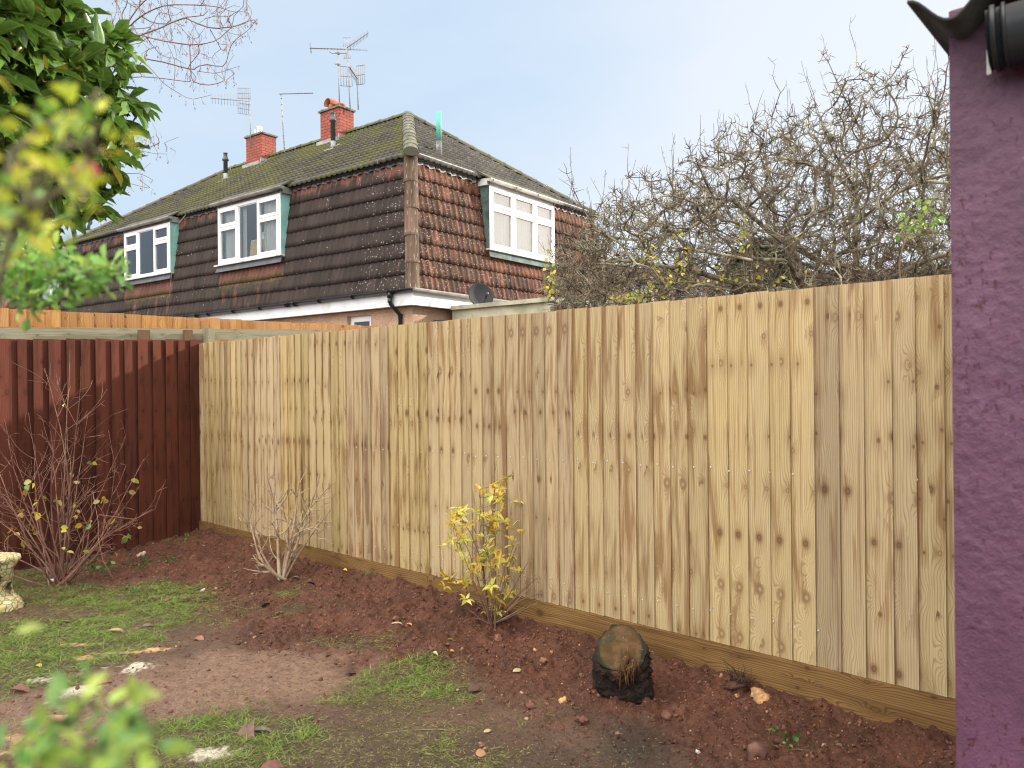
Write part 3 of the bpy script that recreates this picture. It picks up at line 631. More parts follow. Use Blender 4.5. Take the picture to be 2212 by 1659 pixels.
def quadprism(mb, pts, n, th, col=None):
    """closed slab from a planar polygon (3 or 4 corners) extruded along -n"""
    P = np.asarray(pts, float); k = len(P); n = np.asarray(n, float)
    if np.dot(np.cross(P[1]-P[0], P[2]-P[0]), n) < 0: P = P[::-1]
    for i in range(k):
        j = (i+1) % k; mb.add([P[i], P[i]-n*th, P[j]-n*th, P[j]], F4=[[0, 1, 2, 3]], uv=[[0, 0], [0, th], [1, th], [1, 0]], col=col)
    Q = P-n*th
    if k == 4: mb.add(P, F4=[[0, 1, 2, 3]], uv=P[:, :2], col=col); mb.add(Q, F4=[[3, 2, 1, 0]], uv=Q[:, :2], col=col)
    else: mb.add(P, F3=[[0, 1, 2]], uv=P[:, :2], col=col); mb.add(Q, F3=[[2, 1, 0]], uv=Q[:, :2], col=col)

M_upvc = plain('white_upvc', (.78, .79, .80), .35, .06, 3., .02); M_upvc2 = plain('cream_upvc', (.74, .73, .72), .4, .06, 3., .02)
M_fascia = plain('white_fascia', (.70, .72, .74), .5, .08, 3., .03, dirt=(.5, .5, .46)); M_blackpl = plain('black_gutter_plastic', (.012, .013, .015), .3, .2, 4., .02)
M_greypl = plain('grey_gutter_plastic', (.24, .235, .22), .55, .3, 5., .1, dirt=(.12, .12, .09)); M_palepl = plain('pale_gutter_plastic', (.45, .44, .41), .5, .2, 7., .1, dirt=(.20, .19, .14))
M_turq = plain('turquoise_paint', (.20, .42, .38), .7, .18, 5., .25, dirt=(.22, .26, .22)); M_turqd = plain('dirty_turquoise_paint', (.10, .15, .135), .8, .35, 5., .3, dirt=(.04, .045, .04))
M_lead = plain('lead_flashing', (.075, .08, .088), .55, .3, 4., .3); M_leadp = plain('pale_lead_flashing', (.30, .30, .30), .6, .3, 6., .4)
M_room = plain('dark_room_wall', (.05, .047, .042), .9, .3, 2., .0); M_sill = plain('sill_paint', (.60, .60, .54), .6, .2, 8., .2, dirt=(.16, .18, .12))
M_metal = plain('aerial_aluminium', (.20, .18, .19), .6, .2, 20., .1, metal=.2); M_galv = plain('galvanised_pole', (.30, .29, .29), .6, .25, 12., .1, metal=.2)
def glassmat(name, tint=(.9, .95, .93), refl=.12, rough=.0):
    t = NT(name); t.t.nodes.remove(t.p); gl = t.n('BsdfGlossy'); gl.inputs['Roughness'].default_value = rough; gl.inputs[0].default_value = (1, 1, 1, 1)
    tr = t.n('BsdfTransparent'); tr.inputs[0].default_value = (*tint, 1); lw = t.n('LayerWeight'); lw.inputs[0].default_value = .35
    f = t.math('MULTIPLY_ADD', t.math('POWER', lw.outputs['Fresnel'], 1.), .9, refl, True); mx = t.n('MixShader'); t.l(f, mx.inputs[0]); t.l(tr.outputs[0], mx.inputs[1]); t.l(gl.outputs[0], mx.inputs[2]); t.l(mx.outputs[0], t.out.inputs[0]); return t.m
M_glass = glassmat('window_glass', refl=.03); M_glassb = glassmat('bright_window_glass', refl=.32)
def fabric(name, col, tr=.4):
    t = NT(name); n = t.noise(t.pos(), 60., 3); c = t.mix(t.mr(n, .3, .7), tuple(x*.85 for x in col), col); t.fin(c, .9)
    tl = t.n('BsdfTranslucent'); t.l(c, tl.inputs[0]); mx = t.n('MixShader'); mx.inputs[0].default_value = tr; t.l(t.p.outputs[0], mx.inputs[1]); t.l(tl.outputs[0], mx.inputs[2]); t.l(mx.outputs[0], t.out.inputs[0]); return t.m
M_curt = fabric('curtain_fabric', (.72, .70, .68)); M_net = fabric('net_curtain_fabric', (.82, .80, .78), .2)

def window(parent, o, ud, n, wd, ht, layout, mframe, glass, curtains=None, sill=True, sillmat=None, room=True, extras=None, trim=.055):
    """o: bottom-left corner of the outer frame on the front plane, ud: to the right, n: outward.
    layout: list of columns (x0,x1,[(z0,z1,opening)])"""
    D = .07; wf = MB()
    def bar(x0, x1, z0, z1, d0=0., d1=D): wf.box(o+ud*x0+UP*z0-n*d1, ud*(x1-x0), UP*(z1-z0), n*(d1-d0))
    f = trim; bar(0, wd, 0, f); bar(0, wd, ht-f, ht); bar(0, f, f, ht-f); bar(wd-f, wd, f, ht-f)
    for i, (x0, x1, cells) in enumerate(layout):
        if i: bar(x0-.022, x0+.022, f, ht-f, .002)
        for j, (z0, z1, op) in enumerate(cells):
            if j: bar(x0+.022, x1-.022, z0-.02, z0+.02, .004)
    fo = wf.build('window_frame', mframe, parent)
    for i, (x0, x1, cells) in enumerate(layout):
        for (z0, z1, op) in cells:
            a = x0+(.022 if i else f); b = x1-(.022 if i < len(layout)-1 else f); c = z0+(f if z0 < .01 else .02); d = z1-(f if z1 > ht-.01 else .02)
            k = .052 if op else .018; sm = MB()
            def sb(X0, X1, Z0, Z1): sm.box(o+ud*X0+UP*Z0-n*.05, ud*(X1-X0), UP*(Z1-Z0), n*(.064 if op else .03))
            sb(a-.006, b+.006, c-.006, c+k); sb(a-.006, b+.006, d-k, d+.006); sb(a-.006, a+k, c+k, d-k); sb(b-k, b+.006, c+k, d-k)
            s_ = sm.build('sash', mframe, fo)
            g = MB(); q = o-n*.02; g.add([q+ud*(a+k)+UP*(c+k), q+ud*(b-k)+UP*(c+k), q+ud*(b-k)+UP*(d-k), q+ud*(a+k)+UP*(d-k)], F4=[[0, 1, 2, 3]]); g.build('pane', glass, fo)
    if sill: s_ = MB(); s_.box(o-ud*.08-UP*.03-n*.04, ud*(wd+.16), UP*.028, n*.10); s_.build('sill', sillmat or M_sill, fo)
    if room:
        rb = MB(); rd = .9; q = o-n*.07; A, B, Cc, Dd = q, q+ud*wd, q+ud*wd+UP*ht, q+UP*ht; bk = [p-n*rd for p in (A, B, Cc, Dd)]; fr = [A, B, Cc, Dd]
        rb.add(bk, F4=[[0, 1, 2, 3]])
        for i in range(4): j = (i+1) % 4; rb.add([fr[i], fr[j], bk[j], bk[i]], F4=[[0, 1, 2, 3]])
        rb.build('room_recess', M_room, fo)
    for cu in curtains or []:
        x0, x1, z0, z1, m = cu; cb = MB(); xs = np.linspace(x0, x1, int((x1-x0)/.012)+2); fd = np.sin(xs*70+np.sin(xs*19)*2)*.014
        top = o+xs[:, None]*ud-n*(.13+fd[:, None])+UP*z1; bot = o+(x0+(xs-x0)*1.0)[:, None]*ud-n*(.13+fd[:, None]*1.5)+UP*z0; m_ = len(xs); i = np.arange(m_-1)
        cb.add(np.vstack([bot, top]), F4=np.stack([i, i+1, m_+i+1, m_+i], 1)); cb.build('curtain', m, fo, True)
    return fo

def half_gutter(mb, a, b, r, n, deep=1.0, th=.004):
    """open half-round gutter from a to b, n: away from the wall"""
    a, b, n = A3(*a), A3(*b), unit(n); an = np.linspace(0, np.pi, 9); prof = [(-math.cos(t)*r, -math.sin(t)*r*deep) for t in an]
    prof += [(-math.cos(t)*(r-th), -math.sin(t)*(r-th)*deep) for t in an[::-1]]; k = len(prof); V = [p+n*x+UP*z for p in (a, b) for x, z in prof]
    F = [[i, (i+1) % k, k+(i+1) % k, k+i] for i in range(k)]
    for e in (0, k): F += [[e+i, e+i+1, e+k-2-i, e+k-1-i] for i in range(8)]
    mb.add(V, F4=F)
    for p in (a,): mb.add([p]+[p+n*x+UP*z for x, z in prof[:9]], F3=[[0, i, i+1] for i in range(1, 9)])
    mb.add([b]+[b+n*x+UP*z for x, z in prof[:9]], F3=[[0, i+1, i] for i in range(1, 9)])
def ridge_run(mb, a, b, r, up, flat=.75, seg=.42, side=None, colf=None, lip=.012, jit=.006):
    a, b = A3(*a), A3(*b); d = unit(b-a); up = unit(up-d*np.dot(up, d)); x = np.cross(d, up); ln = np.linalg.norm(b-a); k = max(1, round(ln/seg)); an = np.linspace(-.15, np.pi+.15, 13); rs = np.random.RandomState(4)
    for i in range(k):
        p, q = a+d*ln*i/k, a+d*(ln*(i+1)/k+.03); off = rs.normal()*jit
        ring = lambda c, rr: [c+x*(math.cos(t)*rr+off)+up*(math.sin(t)*rr*flat) for t in an]
        R = [ring(p, r+lip), ring(p+d*.05, r+lip), ring(p+d*.055, r), ring(q, r*.98)]; V = [v for rr in R for v in rr]; m = len(an)
        F = [[j*m+i2, j*m+i2+1, (j+1)*m+i2+1, (j+1)*m+i2] for j in range(3) for i2 in range(m-1)]
        uv = [(math.cos(t)*.3, ln*i/k+.1*j) for j in range(4) for t in an]
        mb.add(V, F4=F, uv=uv, col=(.5, .5, .5, 1)); mb.add(R[0]+[p-up*.05], F3=[[m, i2+1, i2] for i2 in range(m-1)])

def house():
    h = root('mansard_house', 'semi-detached house with dark brown tile-hung mansard upper floor, mossy roof and two red brick chimneys', 'house', HP(0, 0, .74))
    sl = math.hypot(INS, ZT-ZB); rowh = .295
    wave = lambda us, r: .010+.020*np.clip(np.cos((us+(.0 if r % 2 else .0))*2*np.pi/.15), -.35, 1)
    dark = (.050, .036, .031); red = (.17, .075, .055)
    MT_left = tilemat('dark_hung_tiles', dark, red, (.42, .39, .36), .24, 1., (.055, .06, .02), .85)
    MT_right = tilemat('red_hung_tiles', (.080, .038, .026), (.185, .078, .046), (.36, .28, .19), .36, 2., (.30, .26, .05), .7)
    # left facade: u runs from the near corner to the far end
    vdl = unit(HR*INS+UP*(ZT-ZB)); nl = unit(-HR*(ZT-ZB)+UP*INS)
    WN = [(3.68, 5.90), (7.87, 10.05)]; wz0, wz1 = 4.17, 5.40
    def colL(u, v):
        n = fbm(u*3, v*2, 61, 4); r = .40*sstep(sl-.42, sl-.12, v+(n-.5)*.5)+.25
        for a, b in WN: r = np.maximum(r, .75*sstep(a-.15, a+.05, u)*(1-sstep(b-.05, b+.15, u))*sstep(.40, .62, v)*(1-sstep(1.1, 1.2, v)))
        for a, b in WN: r = np.maximum(r, .42*sstep(a-.15, a+.1, u)*(1-sstep(b-.1, b+.15, u))*(1-sstep(.4, 1.0, v)))
        g = np.zeros_like(u)+.08
        for a, b in WN: g = np.maximum(g, .62*sstep(a-.2, a+.1, u)*(1-sstep(b-.1, b+.2, u))*sstep(.25, .5, v)*(1-sstep(.72, .82, v)))
        g = np.maximum(g, .42*(1-sstep(.0, .7, v))*sstep(3.2, 4.5, u)); b_ = .25+.5*(1-sstep(.2, 2.0, u))
        r += .12*(1-sstep(0, 1.2, u))*(vnoise(u*6.6, v*3.4, 9) > .6)
        return np.stack([r, g, b_, np.ones_like(u)], 1)
    mb = MB(); holes = [(a+.06, b-.06, .95, 9) for a, b in WN]
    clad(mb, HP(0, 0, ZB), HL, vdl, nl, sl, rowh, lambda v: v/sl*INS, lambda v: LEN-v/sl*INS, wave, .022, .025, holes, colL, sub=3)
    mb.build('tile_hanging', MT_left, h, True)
    vdr = unit(HL*INS+UP*(ZT-ZB)); nr = unit(-HL*(ZT-ZB)+UP*INS)
    def colR(u, v):
        n = fbm(u*3, v*2, 71, 4); r = .45+.28*sstep(sl-.5, sl-.1, v)+.3*(sstep(2.1, 2.3, u)*(1-sstep(4.4, 4.6, u))*sstep(.5, .7, v)*(1-sstep(1.0, 1.1, v)))
        g = .55*np.exp(-((u-.22)/.10)**2)*sstep(1.2, 2.0, v)+.6*np.exp(-((u-4.62)/.09)**2)*(1-sstep(1.3, 1.7, v))
        return np.stack([r, g, .48+.3*(1-sstep(.2, 2.5, u)), np.ones_like(u)], 1)
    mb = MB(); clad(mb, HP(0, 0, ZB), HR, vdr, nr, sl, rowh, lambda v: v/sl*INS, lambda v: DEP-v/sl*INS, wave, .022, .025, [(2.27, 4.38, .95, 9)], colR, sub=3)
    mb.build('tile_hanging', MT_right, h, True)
    # far sides, plain slopes so that the shell is closed
    mb = MB()
    mb.add([HP(LEN, 0, ZB), HP(LEN, DEP, ZB), HP(LEN-INS, DEP-INS, ZT), HP(LEN-INS, INS, ZT)], F4=[[0, 1, 2, 3]], col=(.4, 0, 0, 1)); mb.add([HP(LEN, DEP, ZB), HP(0, DEP, ZB), HP(INS, DEP-INS, ZT), HP(LEN-INS, DEP-INS, ZT)], F4=[[0, 1, 2, 3]], col=(.4, 0, 0, 1))
    mb.build('tile_hanging', MT_left, h)
    # corner hip of half-round tiles on the mansard
    MH = tilemat('corner_hip_tiles', (.10, .062, .046), (.15, .088, .064), (.34, .30, .23), .36, 5., (.13, .13, .03), .6)
    mb = MB(); ridge_run(mb, HP(-.02, -.02, ZB-.02), HP(INS-.03, INS-.03, ZT-.04), .125, unit(-HL-HR), .8, .5, lip=.007); mb.build('corner_hip', MH, h, True)
    mb = MB(); ridge_run(mb, HP(LEN, 0, ZB-.02), HP(LEN-INS, INS, ZT-.04), .12, unit(HL-HR), .8, .5); mb.build('corner_hip', MH, h, True); mb = MB(); ridge_run(mb, HP(0, DEP, ZB-.02), HP(INS, DEP-INS, ZT-.04), .12, unit(-HL+HR), .8, .5); mb.build('corner_hip', MH, h, True)
    # flashing strips under the eaves
    def strip(o, d, n_, ln, vd, m):
        us = np.arange(0, ln+.05, .05); wv = .018*np.cos(us*2*np.pi/.15)+.04; low = o+us[:, None]*d+n_*wv[:, None]-vd*(.14+.018*np.sin(us*2*np.pi/.3)[:, None]); hi = o+us[:, None]*d+n_*.05+vd*.07; k = len(us); i = np.arange(k-1)
        g = MB(); F = np.stack([i, i+1, k+i+1, k+i], 1); F = F if np.dot(np.cross(d, vd), n_) > 0 else F[:, ::-1]; g.add(np.vstack([low, hi]), F4=F); g.build('flashing', m, h)
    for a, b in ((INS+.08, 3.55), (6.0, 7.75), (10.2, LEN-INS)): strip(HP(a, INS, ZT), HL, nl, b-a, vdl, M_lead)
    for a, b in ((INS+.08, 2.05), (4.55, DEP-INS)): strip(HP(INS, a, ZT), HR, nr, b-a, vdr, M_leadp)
    # ---- upper roof, hipped
    ov = .13; e0 = INS-ov; half = DEP/2; rise = ZR-ZT; slope_run = half-INS; zE = ZT-ov*rise/slope_run+.04; rl = math.hypot(half-e0, ZR-zE)
    wave2 = lambda us, r: .006+.018*np.clip(np.cos(us*2*np.pi/.30*2), -.4, 1); row2 = .235
    MR_l = tilemat('mossy_roof_tiles', (.080, .072, .058), (.105, .096, .078), (.24, .24, .18), .25, 3., (.085, .086, .022), .9, .3, row2)
    MR_r = tilemat('grey_roof_tiles', (.070, .062, .052), (.105, .094, .078), (.20, .19, .15), .28, 4., (.10, .105, .025), .9, .3, row2)
    def colRL(u, v):
        f = (v/row2) % 1; n = fbm(u*1.3, v*1.5, 81, 4); g = .39+.25*(f > .75)+.3*(1-sstep(.0, .25, f))+(n-.5)*.9+.22*sstep(.4, 1, v/rl)*sstep(2, 6, u)
        g += .35*(1-sstep(0, .5, u-v/rl*(half-e0)))
        return np.stack([.35+(n-.5)*.8, g-.05, .3+0*u, np.ones_like(u)], 1)
    def colRR(u, v):
        n = fbm(u*1.3, v*1.5, 91, 4); g = .10+(n-.5)*.5+.35*sstep(rl*.93, rl, v)+.25*(1-sstep(0, .2, v))
        w_ = half-e0; g += .45*(1-sstep(0, .35, (DEP-2*e0)-v/rl*w_-u))+.3*(1-sstep(0, .3, u-v/rl*w_))
        return np.stack([.35+(n-.5), g, .4+0*u, np.ones_like(u)], 1)
    vr = unit(HR*(half-e0)+UP*(ZR-zE)); nn = unit(-HR*(ZR-zE)+UP*(half-e0)); wid = LEN-2*e0
    mb = MB(); clad(mb, HP(e0, e0, zE), HL, vr, nn, rl, row2, lambda v: v/rl*(half-e0), lambda v: wid-v/rl*(half-e0), wave2, .045, .05, (), colRL, sub=2); mb.build('roof', MR_l, h, True)
    vr2 = unit(HL*(half-e0)+UP*(ZR-zE)); nn2 = unit(-HL*(ZR-zE)+UP*(half-e0)); wid2 = DEP-2*e0
    mb = MB(); clad(mb, HP(e0, e0, zE), HR, vr2, nn2, rl, row2, lambda v: v/rl*(half-e0), lambda v: wid2-v/rl*(half-e0), wave2, .042, .05, (), colRR, sub=2); mb.build('roof', MR_r, h, True)
    mb = MB(); A, B = HP(half, half, ZR), HP(LEN-half, half, ZR); c3, c4 = HP(LEN-e0, e0, zE), HP(LEN-e0, DEP-e0, zE); c2 = HP(e0, DEP-e0, zE)
    mb.add([c3, c4, B], F3=[[0, 1, 2]]); mb.add([c4, c2, A, B], F4=[[0, 1, 2, 3]]); mb.build('roof', MR_r, h)
    mb = MB(); q = [HP(e0+.02, e0+.02, zE-.03), HP(e0+.02, DEP-e0, zE-.03), HP(LEN-e0, DEP-e0, zE-.03), HP(LEN-e0, e0+.02, zE-.03)]; mb.add(q, F4=[[0, 1, 2, 3]]); mb.build('soffit', M_lead, h)
    MRg = tilemat('mossy_ridge_tiles', (.13, .125, .095), (.17, .16, .12), (.28, .28, .2), .35, 6., (.11, .13, .02), .9)
    def ridge(a, b, up, r=.115, moss=.5):
        g = MB(); ridge_run(g, a, b, r, up, .75, .42); 
        for c in g.c: c[:, 1] = moss
        return g
    g = ridge(HP(e0-.05, e0-.05, zE+.02), HP(half, half, ZR+.03), UP, .135, .48); g.build('hip_tiles', MRg, h, True)
    g = ridge(HP(half, half, ZR+.03), HP(LEN-half, half, ZR+.03), UP, .11, .6); g.build('ridge_tiles', MRg, h, True)
    g = ridge(HP(LEN-e0, e0, zE+.02), HP(LEN-half, half, ZR+.03), UP, .11, .4); g.build('hip_tiles', MRg, h, True)
    g = ridge(HP(e0, DEP-e0, zE+.02), HP(half, half, ZR+.03), UP, .11, .5); g.build('hip_tiles', MRg, h, True)
    # ---- dormer windows
    def dormer(o, ud, n_, wd, ht, inset_v, layout, cheek, frame_m, glass, curt, gut, gl=True, lead=M_lead):
        # o bottom-left on the front plane; cheeks run back to the tile slope
        fo = window(h, o, ud, n_, wd, ht, layout, frame_m, glass, curt)
        for sgn, p in ((0, o), (1, o+ud*wd)):
            g = MB(); dd = ud*(-.012 if sgn == 0 else .012); z0 = -.05; z1 = ht+.12; dp = .36
            a, b, c = p+UP*z0-n_*.004, p+UP*z1-n_*.004, p+UP*z1-n_*dp; e = p+UP*z0-n_*.10
            quadprism(g, [a+dd, e+dd, c+dd, b+dd], unit(dd), .03); g.build('dormer_cheek', cheek, h)
        g = MB(); g.box(o-ud*.06+UP*(ht+.0)-n_*.30, ud*(wd+.12), UP*.13, n_*.285); g.build('dormer_fascia', M_greypl if gut is M_greypl else M_fascia, h)
        g = MB(); a = o-ud*.12+UP*(ht+.10)+n_*.075; b = a+ud*(wd+.30); half_gutter(g, a, b, .058, n_, 1.0); go = g.build('dormer_gutter', gut, h, False)
        for x in np.linspace(.1, wd+.1, 4):
            k = MB(); P_ = [a+ud*x-n_*.055+n_*(.06-math.cos(t)*.064)-n_*.005-UP*math.sin(t)*.066 for t in np.linspace(0, np.pi, 8)]; k.tube(P_, .007, 4); k.build('gutter_clip', gut, go)
        g = MB(); quadprism(g, [o-ud*.1+UP*(ht+.135)+n_*.05, o+ud*(wd+.1)+UP*(ht+.135)+n_*.05, o+ud*(wd+.1)+UP*(ht+.30)-n_*.22, o-ud*.1+UP*(ht+.30)-n_*.22], unit(n_*.165+UP*.27), .03); g.build('dormer_roof', MR_l if gut is M_greypl else MR_r, h)
        g = MB(); quadprism(g, [o-ud*.03-UP*.03+n_*.0, o+ud*(wd+.03)-UP*.03+n_*.0, o+ud*(wd+.05)-UP*.16+n_*.045, o-ud*.05-UP*.16+n_*.045], unit(n_+UP*.2), .02); g.build('sill_apron', cheek if cheek is M_turqd else lead, h)
        return fo
    ht = 1.235; n_l = -HR; ud_l = -HL                                  # seen from outside the right hand is towards the near corner
    lay = [(0, .74, [(0, .80, 1), (.80, ht, 1)]), (.74, 1.44, [(0, ht, 0)]), (1.44, 2.2, [(0, .80, 1), (.80, ht, 1)])]
    f2 = dormer(HP(5.90, 0.04, 4.17), ud_l, n_l, 2.21, ht, 0, lay, M_turq, M_upvc, M_glass, [(.06, .70, .05, 1.2, M_curt), (1.50, 2.12, .05, 1.2, M_curt), (.74, .86, .05, 1.2, M_curt)], M_greypl)
    # things on the sill of that window
    g = MB(); p = HP(5.90, 0.04, 4.17)+ud_l*.93-n_l*.16+UP*.05; g.box(p, ud_l*.42, unit(UP-n_l*.1)*.40, n_l*.012); g.build('cardboard_panel', plain('brown_cardboard', (.42, .27, .11), .8, .15), f2)
    g = MB(); q = p-n_l*.02-ud_l*.015-UP*.015; g.box(q, ud_l*.45, unit(UP-n_l*.1)*.43, n_l*.012); g.build('board_edging', M_upvc, f2)
    g = MB(); V, F = lump(3, 2); g.add(V*[.17, .10, .22]+p+ud_l*.28-n_l*.20+UP*.42, F3=F); g.build('plastic_bag', plain('pale_plastic_film', (.45, .55, .58), .3, .4, 12., .8), f2, True)
    f1 = dormer(HP(10.05, .04, 4.22), ud_l, n_l, 2.17, 1.17, 0, [(0, .70, [(0, .78, 1), (.78, 1.17, 1)]), (.70, 1.44, [(0, 1.17, 0)]), (1.44, 2.17, [(0, .78, 1), (.78, 1.17, 1)])], M_turq, M_upvc, M_glass, [], M_greypl)
    fr = dormer(HP(.04, 2.20, 4.16), HR, -HL, 2.27, 1.24, 0, [(0, .77, [(0, .83, 1), (.83, 1.24, 1)]), (.77, 1.52, [(0, .83, 1), (.83, 1.24, 1)]), (1.52, 2.27, [(0, .83, 1), (.83, 1.24, 1)])], M_turqd, M_upvc2, M_glassb, [(.05, .75, .03, 1.2, M_net), (.80, 1.5, .03, 1.2, M_net), (1.55, 2.22, .03, 1.2, M_net)], M_palepl)
    # ---- fascia, gutters and ground floor
    g = MB(); fz = 2.89; g.box(HP(-.05, -.05, fz), HL*(LEN+.1), HR*.05, UP*.235); g.box(HP(-.05, .0, fz), HL*.05, HR*(DEP), UP*.235); g.build('fascia', M_fascia, h)
    g = MB(); g.box(HP(.0, .0, fz+.01), HL*LEN, HR*.3, UP*.02); g.box(HP(0, .3, fz+.01), HL*.3, HR*(DEP-.3), UP*.02); g.build('soffit', M_fascia, h)
    g = MB(); half_gutter(g, HP(-.12, -.115, 3.165), HP(LEN, -.115, 3.10), .062, -HR); go = g.build('gutter', M_blackpl, h)
    for x in np.arange(.45, 13.5, .93):
        k = MB(); P_ = [HP(x, -.115-math.cos(t)*.068+.0, 3.165-.0047*x-math.sin(t)*.07) for t in np.linspace(np.pi, 0, 8)]; k.tube([HP(x, -.045, 3.165-.0047*x)]+P_, .012, 4); k.build('gutter_bracket', M_blackpl, go)
    for x in (3.05, 3.3, 6.5): k = MB(); k.tube([HP(x, -.115-math.cos(t)*.07, 3.165-.0047*x-math.sin(t)*.07) for t in np.linspace(0, np.pi, 9)], .022, 4); k.build('gutter_union', M_blackpl, go)
    g = MB(); half_gutter(g, HP(-.115, -.12, 3.165), HP(-.115, DEP, 3.15), .060, -HL); g.build('gutter', M_greypl, h)
    g = MB(); x = .43; P_ = [HP(x, -.115, 3.12), HP(x, -.115, 2.98), HP(x, -.10, 2.93), HP(x-.03, .06, 2.78), HP(x-.03, .10, 2.72), HP(x-.03, .10, .8)]
    g.tube(P_, [.04, .036, .036, .036, .036, .036], 12); g.tube([HP(x, -.115, 3.15), HP(x, -.115, 3.03)], .05, 12)
    for z in (2.98, 2.74, 2.45): g.tube([HP(x-(.03 if z < 2.9 else 0), .10 if z < 2.9 else -.115, z+.03), HP(x-(.03 if z < 2.9 else 0), .10 if z < 2.9 else -.115, z-.03)], .043, 12)
    g.build('downpipe', M_blackpl, h, True)
    t = NT('pebbledash'); p = t.pos(); v = t.vor(p, 55.); v2 = t.white(v['Position'])[0]; n = t.noise(p, 2.5, 4); cc = t.mix(v2, (.50, .33, .22), (.66, .48, .35)); cc = t.mix(t.mr(v['Distance'], .3, .6), cc, (.36, .23, .15)); cc = t.mix(t.mr(n, .4, .8), cc, t.mix(1., cc, (.85, .82, .8), 'MULTIPLY'))
    M_peb = t.fin(cc, .9, t.bump(t.math('SUBTRACT', 1., v['Distance']), .6, .008), .2)
    wz = [(1.20, 1.80)]
    g = MB(); g.box(HP(.14, .14, .5), HL*(1.05), HR*.2, UP*2.39); g.box(HP(1.83, .14, .5), HL*(LEN-1.97), HR*.2, UP*2.39); g.box(HP(1.19, .14, 2.81), HL*.64, HR*.2, UP*.08); g.box(HP(1.19, .14, .5), HL*.64, HR*.2, UP*1.2)
    g.box(HP(.14, .34, .5), HL*.2, HR*(DEP-.5), UP*2.39); g.box(HP(.34, DEP-.36, .5), HL*(LEN-.5), HR*.2, UP*2.39); g.box(HP(LEN-.34, .34, .5), HL*.2, HR*(DEP-.7), UP*2.39); g.build('wall', M_peb, h)
    window(h, HP(1.83, .22, 1.70), -HL, -HR, .64, 1.11, [(0, .64, [(0, .62, 0), (.62, 1.11, 1)])], M_upvc, M_glass, [], sill=False)
    # ---- chimneys
    t = NT('chimney_brick'); u = t.uv(); br = t.n('TexBrick'); t.l(u, br.inputs[0]); br.inputs['Color1'].default_value = (.36, .095, .065, 1); br.inputs['Color2'].default_value = (.25, .065, .045, 1); br.inputs['Mortar'].default_value = (.085, .045, .04, 1)
    br.inputs['Scale'].default_value = 1; br.inputs['Brick Width'].default_value = .225; br.inputs['Row Height'].default_value = .075; br.inputs['Mortar Size'].default_value = .009; br.inputs['Bias'].default_value = -.1
    n = t.noise(t.pos(), 7., 5, .65); cc = t.mix(t.math('MULTIPLY', t.mr(n, .48, .7), .5), br.outputs[0], (.10, .05, .045)); cc = t.mix(t.math('MULTIPLY', t.mr(t.noise(t.pos(), 40., 3), .5, .75), .3), cc, (.50, .22, .17))
    M_brick = t.fin(cc, .85, t.bump(br.outputs['Fac'], -.7, .008), .2)
    M_cap = plain('mossy_chimney_cap', (.15, .14, .10), .9, .4, 9., .5, dirt=(.12, .14, .03)); M_terra = plain('terracotta_pot', (.38, .13, .07), .8, .3, 9., .2, dirt=(.22, .10, .06)); M_steel = plain('flue_liner_metal', (.45, .46, .47), .35, .2, 9., .1, metal=.6)
    def chimney(t0, pots):
        w1, w2 = .72, .46; s0 = half-.30; z0, z1 = ZR-.75, 8.40; g = MB()
        def face(a, d, ln, n_):
            q = [a, a+d*ln, a+d*ln+UP*(z1-z0), a+UP*(z1-z0)]; F = [[0, 1, 2, 3]] if np.dot(np.cross(d, UP), n_) > 0 else [[3, 2, 1, 0]]
            g.add(q, F4=F, uv=[[0, z0], [ln, z0], [ln, z1], [0, z1]])
        face(HP(t0, s0, z0), HL, w1, -HR); face(HP(t0, s0, z0), HR, w2, -HL); face(HP(t0, s0+w2, z0), HL, w1, HR); face(HP(t0+w1, s0, z0), HR, w2, HL)
        c = g.build('chimney', M_brick, h)
        g = MB(); g.box(HP(t0-.04, s0-.04, z1), HL*(w1+.08), HR*(w2+.08), UP*.045)
        V, F = lump(9, 2); g.add(V*[.30, .2, .05]+HP(t0+w1/2, s0+w2/2, z1+.05), F3=F); g.build('cap', M_cap, c)
        g = MB()   # lead skirt stepping down the slope
        for a, b, cc_ in ((HP(t0-.02, s0-.02, 0), HL, w1+.04),): 
            zz = ZR-(half-s0)*rise/slope_run; g.box(a+UP*(zz-.10)-HR*.10, HL*cc_, HR*.11, UP*.16)
        g.box(HP(t0-.03, s0-.05, ZR-.42), HL*.03, HR*(w2*.75), UP*.36); g.build('flashing', M_leadp, c)
        for kind, a, b in pots:
            g = MB(); p = HP(t0+a, s0+b, z1+.045)
            if kind == 'hood':
                g.tube([p, p+UP*.13], [.105, .10], 16); aa = np.linspace(-.25, np.pi+.25, 14); ax = unit(HR*.9-HL*.1+UP*.0); sd = unit(np.cross(ax, UP)); V = []
                for rr in (.155, .135):
                    for e in (-.17, .17): V += [p+UP*.13+ax*e+sd*math.cos(x)*rr+UP*math.sin(x)*rr*.85 for x in aa]
                m = 14; F = []
                for i in range(m-1): F += [[i, i+1, m+i+1, m+i], [2*m+i, 3*m+i, 3*m+i+1, 2*m+i+1], [i, 2*m+i, 2*m+i+1, i+1], [m+i, m+i+1, 3*m+i+1, 3*m+i]]
                g.add(V, F4=F); g.build('chimney_pot', M_terra, c, False)
            elif kind == 'low': g.tube([p, p+UP*.05, p+UP*.06, p+UP*.09], [.10, .10, .12, .12], 16); g.build('chimney_pot', M_terra, c)
            else:
                zs = np.linspace(0, .22, 12); g.tube([p+UP*z for z in zs], [.085+.008*(i % 2) for i in range(12)], 16); g.build('chimney_pot', M_steel, c)
    chimney(5.44, [('hood', .40, .14), ('low', .14, .16)]); chimney(8.62, [('steel', .28, .12), ('steel', .55, .24)])
